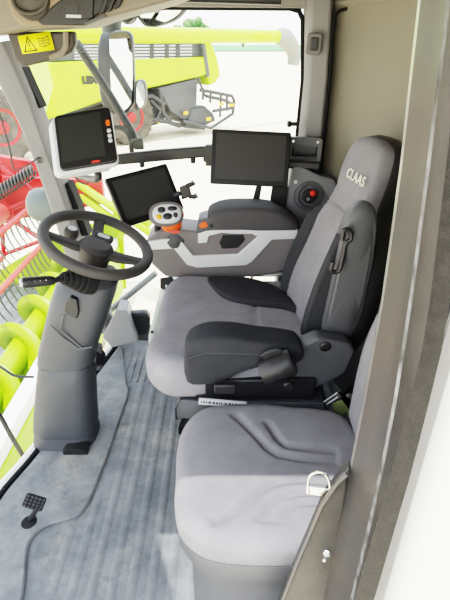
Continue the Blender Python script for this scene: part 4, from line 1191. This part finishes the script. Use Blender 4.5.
bm = NB()
for q in ([(183, 121), (198, 125), (211, 128), (233, 113.5)], [(200, 90), (212, 92), (232, 96), (234, 100), (233, 113)], [(206, 96), (224, 100), (232, 104)], [(213, 111), (233, 108)]):
    add_tube(bm, qf(q, -.1), .07, 8)
for q in ([(203, 88), (203, 100)], [(211, 91), (210, 103)], [(221, 94), (220, 117)], [(227, 96), (227, 111)], [(198, 78), (205, 96)]): add_tube(bm, qf(q, -.1), .055, 8)
obj('rear_railing', bm, M['greyd'], c2)
bm = NB()
for u, v in ((186, 113), (209, 119), (160, 122), (222, 104), (232, 105)): add_prism(bm, qf([(u - 2, v - 1.3), (u + 2, v - 1.8), (u + 2, v + 1.3), (u - 2, v + 1.8)], .24 if u < 200 else -.16), AW * .05)
obj('reflector', bm, M['amber'], c2)
bm = NB()
for q in ([(150, 100), (160, 110), (155, 122)], [(160, 92), (163, 112), (170, 122)], [(147, 118), (168, 122), (180, 126)], [(140, 98), (152, 96), (165, 104)]): add_tube(bm, qf(q, .2), .09, 8)
obj('rear_axle', bm, M['greyd'], c2)
bm = NB(); add_prism(bm, qf([(205, 130), (186, 128), (186, 124), (205, 126)], .2), AW * .8); obj('spreader', bm, M['greyd'], c2)
def wheel(c, R, wd, par):
    x_ = Nn
    b = NB(); add_lathe(b, c, x_, [(R * .52, -wd), (R * .9, -wd), (R * .985, -wd * .8), (R, -wd * .5), (R, -.12), (R * .98, -.04), (R * .9, 0), (R * .56, 0), (R * .5, -.04)], 48)
    ty = obj('wheel', b, M['tyre'], par, smooth=45)
    b = NB()
    bx1, by1, bz1 = basis(x_)
    for k in range(22):
        for s in (0, 1):
            an = 2 * PI * (k + s * .5) / 22; d = bx1 * math.cos(an) + by1 * math.sin(an); an2 = an + .16; d2 = bx1 * math.cos(an2) + by1 * math.sin(an2)
            h0, h1 = ((-.02, -wd * .5) if s == 0 else (-wd + .02, -wd * .5))
            p, q = c + d * R * .99 + bz1 * h0, c + d2 * R * 1.02 + bz1 * h1
            add_tube(b, [c + d * R * .88 + bz1 * h0, p, q], .045, 5)
    obj('tread_lug', b, M['tyre'], ty)
    b = NB(); add_lathe(b, c, x_, [(R * .53, -.06), (R * .53, .0), (R * .46, -.02), (R * .4, -.14), (R * .2, -.12), (R * .18, .02), (R * .08, .04), (.01, .04)], 32); rm = obj('wheel_rim', b, M['red'], ty, smooth=40, label='red wheel rim')
    b = NB()
    for k in range(8):
        an = 2 * PI * k / 8; d = bx1 * math.cos(an) + by1 * math.sin(an); add_lathe(b, c + d * R * .30 + bz1 * -.13, bz1, [(.035, 0), (.03, .05)], 6)
    return ty
cw = Q(3, 128, 0); R1 = 1.12
wheel(Vector((cw.x, cw.y, GZ + R1)), R1, .8, c2)
cw = Q(133, 130, 0); R2 = 1.02
wheel(Vector((cw.x, cw.y, GZ + R2)), R2, .6, c2)

# ================================================================ FIELD, FAR CROP, TREES
bm = NB(); add_grid(bm, [[(-3000, -200, GZ), (3000, -200, GZ)], [(-3000, 4000, GZ), (3000, 4000, GZ)]])
struct('ground', bm, M['stubble'])
bm = NB(); add_grid(bm, [[(-60, 230, GZ + .4), (900, 230, GZ + .4)], [(-260, 760, GZ + .4), (1600, 760, GZ + .4)]])
struct('field', bm, M['crop_green'])
for i, (u, w_, hgt) in enumerate(((188, 9, 27), (196, 10, 30), (204, 8, 26), (178, 9, 24))):
    y = 600 + 45 * i; b0 = PY(u, 45, y); x0 = b0.x
    t = thing('tree', ['second distant leafy tree from the left above the tube', 'tallest distant leafy tree above the tube', 'distant leafy tree at the right end of the row above the tube', 'distant leafy tree at the left end of the row above the tube'][i], 'tree', (x0, y, GZ), 'distant trees on the horizon')
    b = NB(); add_tube(b, [(x0, y, GZ), (x0 + .4, y, GZ + hgt * .5)], [.9, .5], 8); obj('trunk', b, M['bark'], t)
    b = NB()
    for k in range(14):
        c = Vector((x0 + random.gauss(0, w_ * .32), y + random.gauss(0, 3), GZ + hgt * (.45 + .42 * random.random())))
        r_ = w_ * random.uniform(.3, .5)
        mm = bmesh.ops.create_icosphere(b, subdivisions=2, radius=r_, matrix=Matrix.Translation(c))
        for v in mm['verts']: v.co += (v.co - c).normalized() * random.uniform(-.25, .25) * r_
    obj('crown', b, M['leaf'], t, smooth=0)
bm = NB(); p0 = PZ(243, 47, GZ + .4)
add_tube(bm, [p0, p0 + Vector((0, 0, 3))], .9, 8); add_box(bm, p0 + Vector((0, 0, 3)), (3.2, 2, 2.4))
tag(obj('raised_hide', bm, M['bark'], bevel=.2), 'tiny dark raised hide far off in the green field', 'hut')

# ================================================================ LIGHT, SKY, CAMERA
wd = bpy.data.worlds.new('sky'); SC.world = wd; wd.use_nodes = True
nt = wd.node_tree; bg = nt.nodes['Background']
tc = nt.nodes.new('ShaderNodeTexCoord'); sx = nt.nodes.new('ShaderNodeSeparateXYZ')
rp = nt.nodes.new('ShaderNodeValToRGB')
rp.color_ramp.elements[0].position = 0; rp.color_ramp.elements[0].color = (1, .97, .92, 1)
rp.color_ramp.elements[1].position = .7; rp.color_ramp.elements[1].color = (.84, .91, 1, 1)
nt.links.new(tc.outputs['Generated'], sx.inputs[0]); nt.links.new(sx.outputs['Z'], rp.inputs[0])
nt.links.new(rp.outputs[0], bg.inputs['Color']); bg.inputs['Strength'].default_value = 2.5

sl = bpy.data.lights.new('sun', 'SUN'); sl.energy = 4.6; sl.angle = math.radians(.6); sl.color = (1, .95, .86)
so = bpy.data.objects.new('sun', sl); COL.objects.link(so)
so.rotation_euler = Vector((.15, .34, -1)).to_track_quat('-Z', 'Y').to_euler()
so.location = (0, -3, 8)

cam = bpy.data.cameras.new('camera'); cam.sensor_fit = 'VERTICAL'; cam.sensor_height = 36; cam.lens = FPX / 600 * 36
cam.clip_end = 8000; cam.clip_start = .02
co = bpy.data.objects.new('camera', cam); COL.objects.link(co); co.location = (0, 0, CH)
co.rotation_euler = (PI / 2 - PITCH, 0, 0)
SC.camera = co
SC.view_settings.view_transform = 'Filmic'
SC.view_settings.look = 'High Contrast'
SC.view_settings.exposure = 0.88
SC.view_settings.gamma = 1.0
SC.view_settings.use_white_balance = True
SC.view_settings.white_balance_temperature = 6150
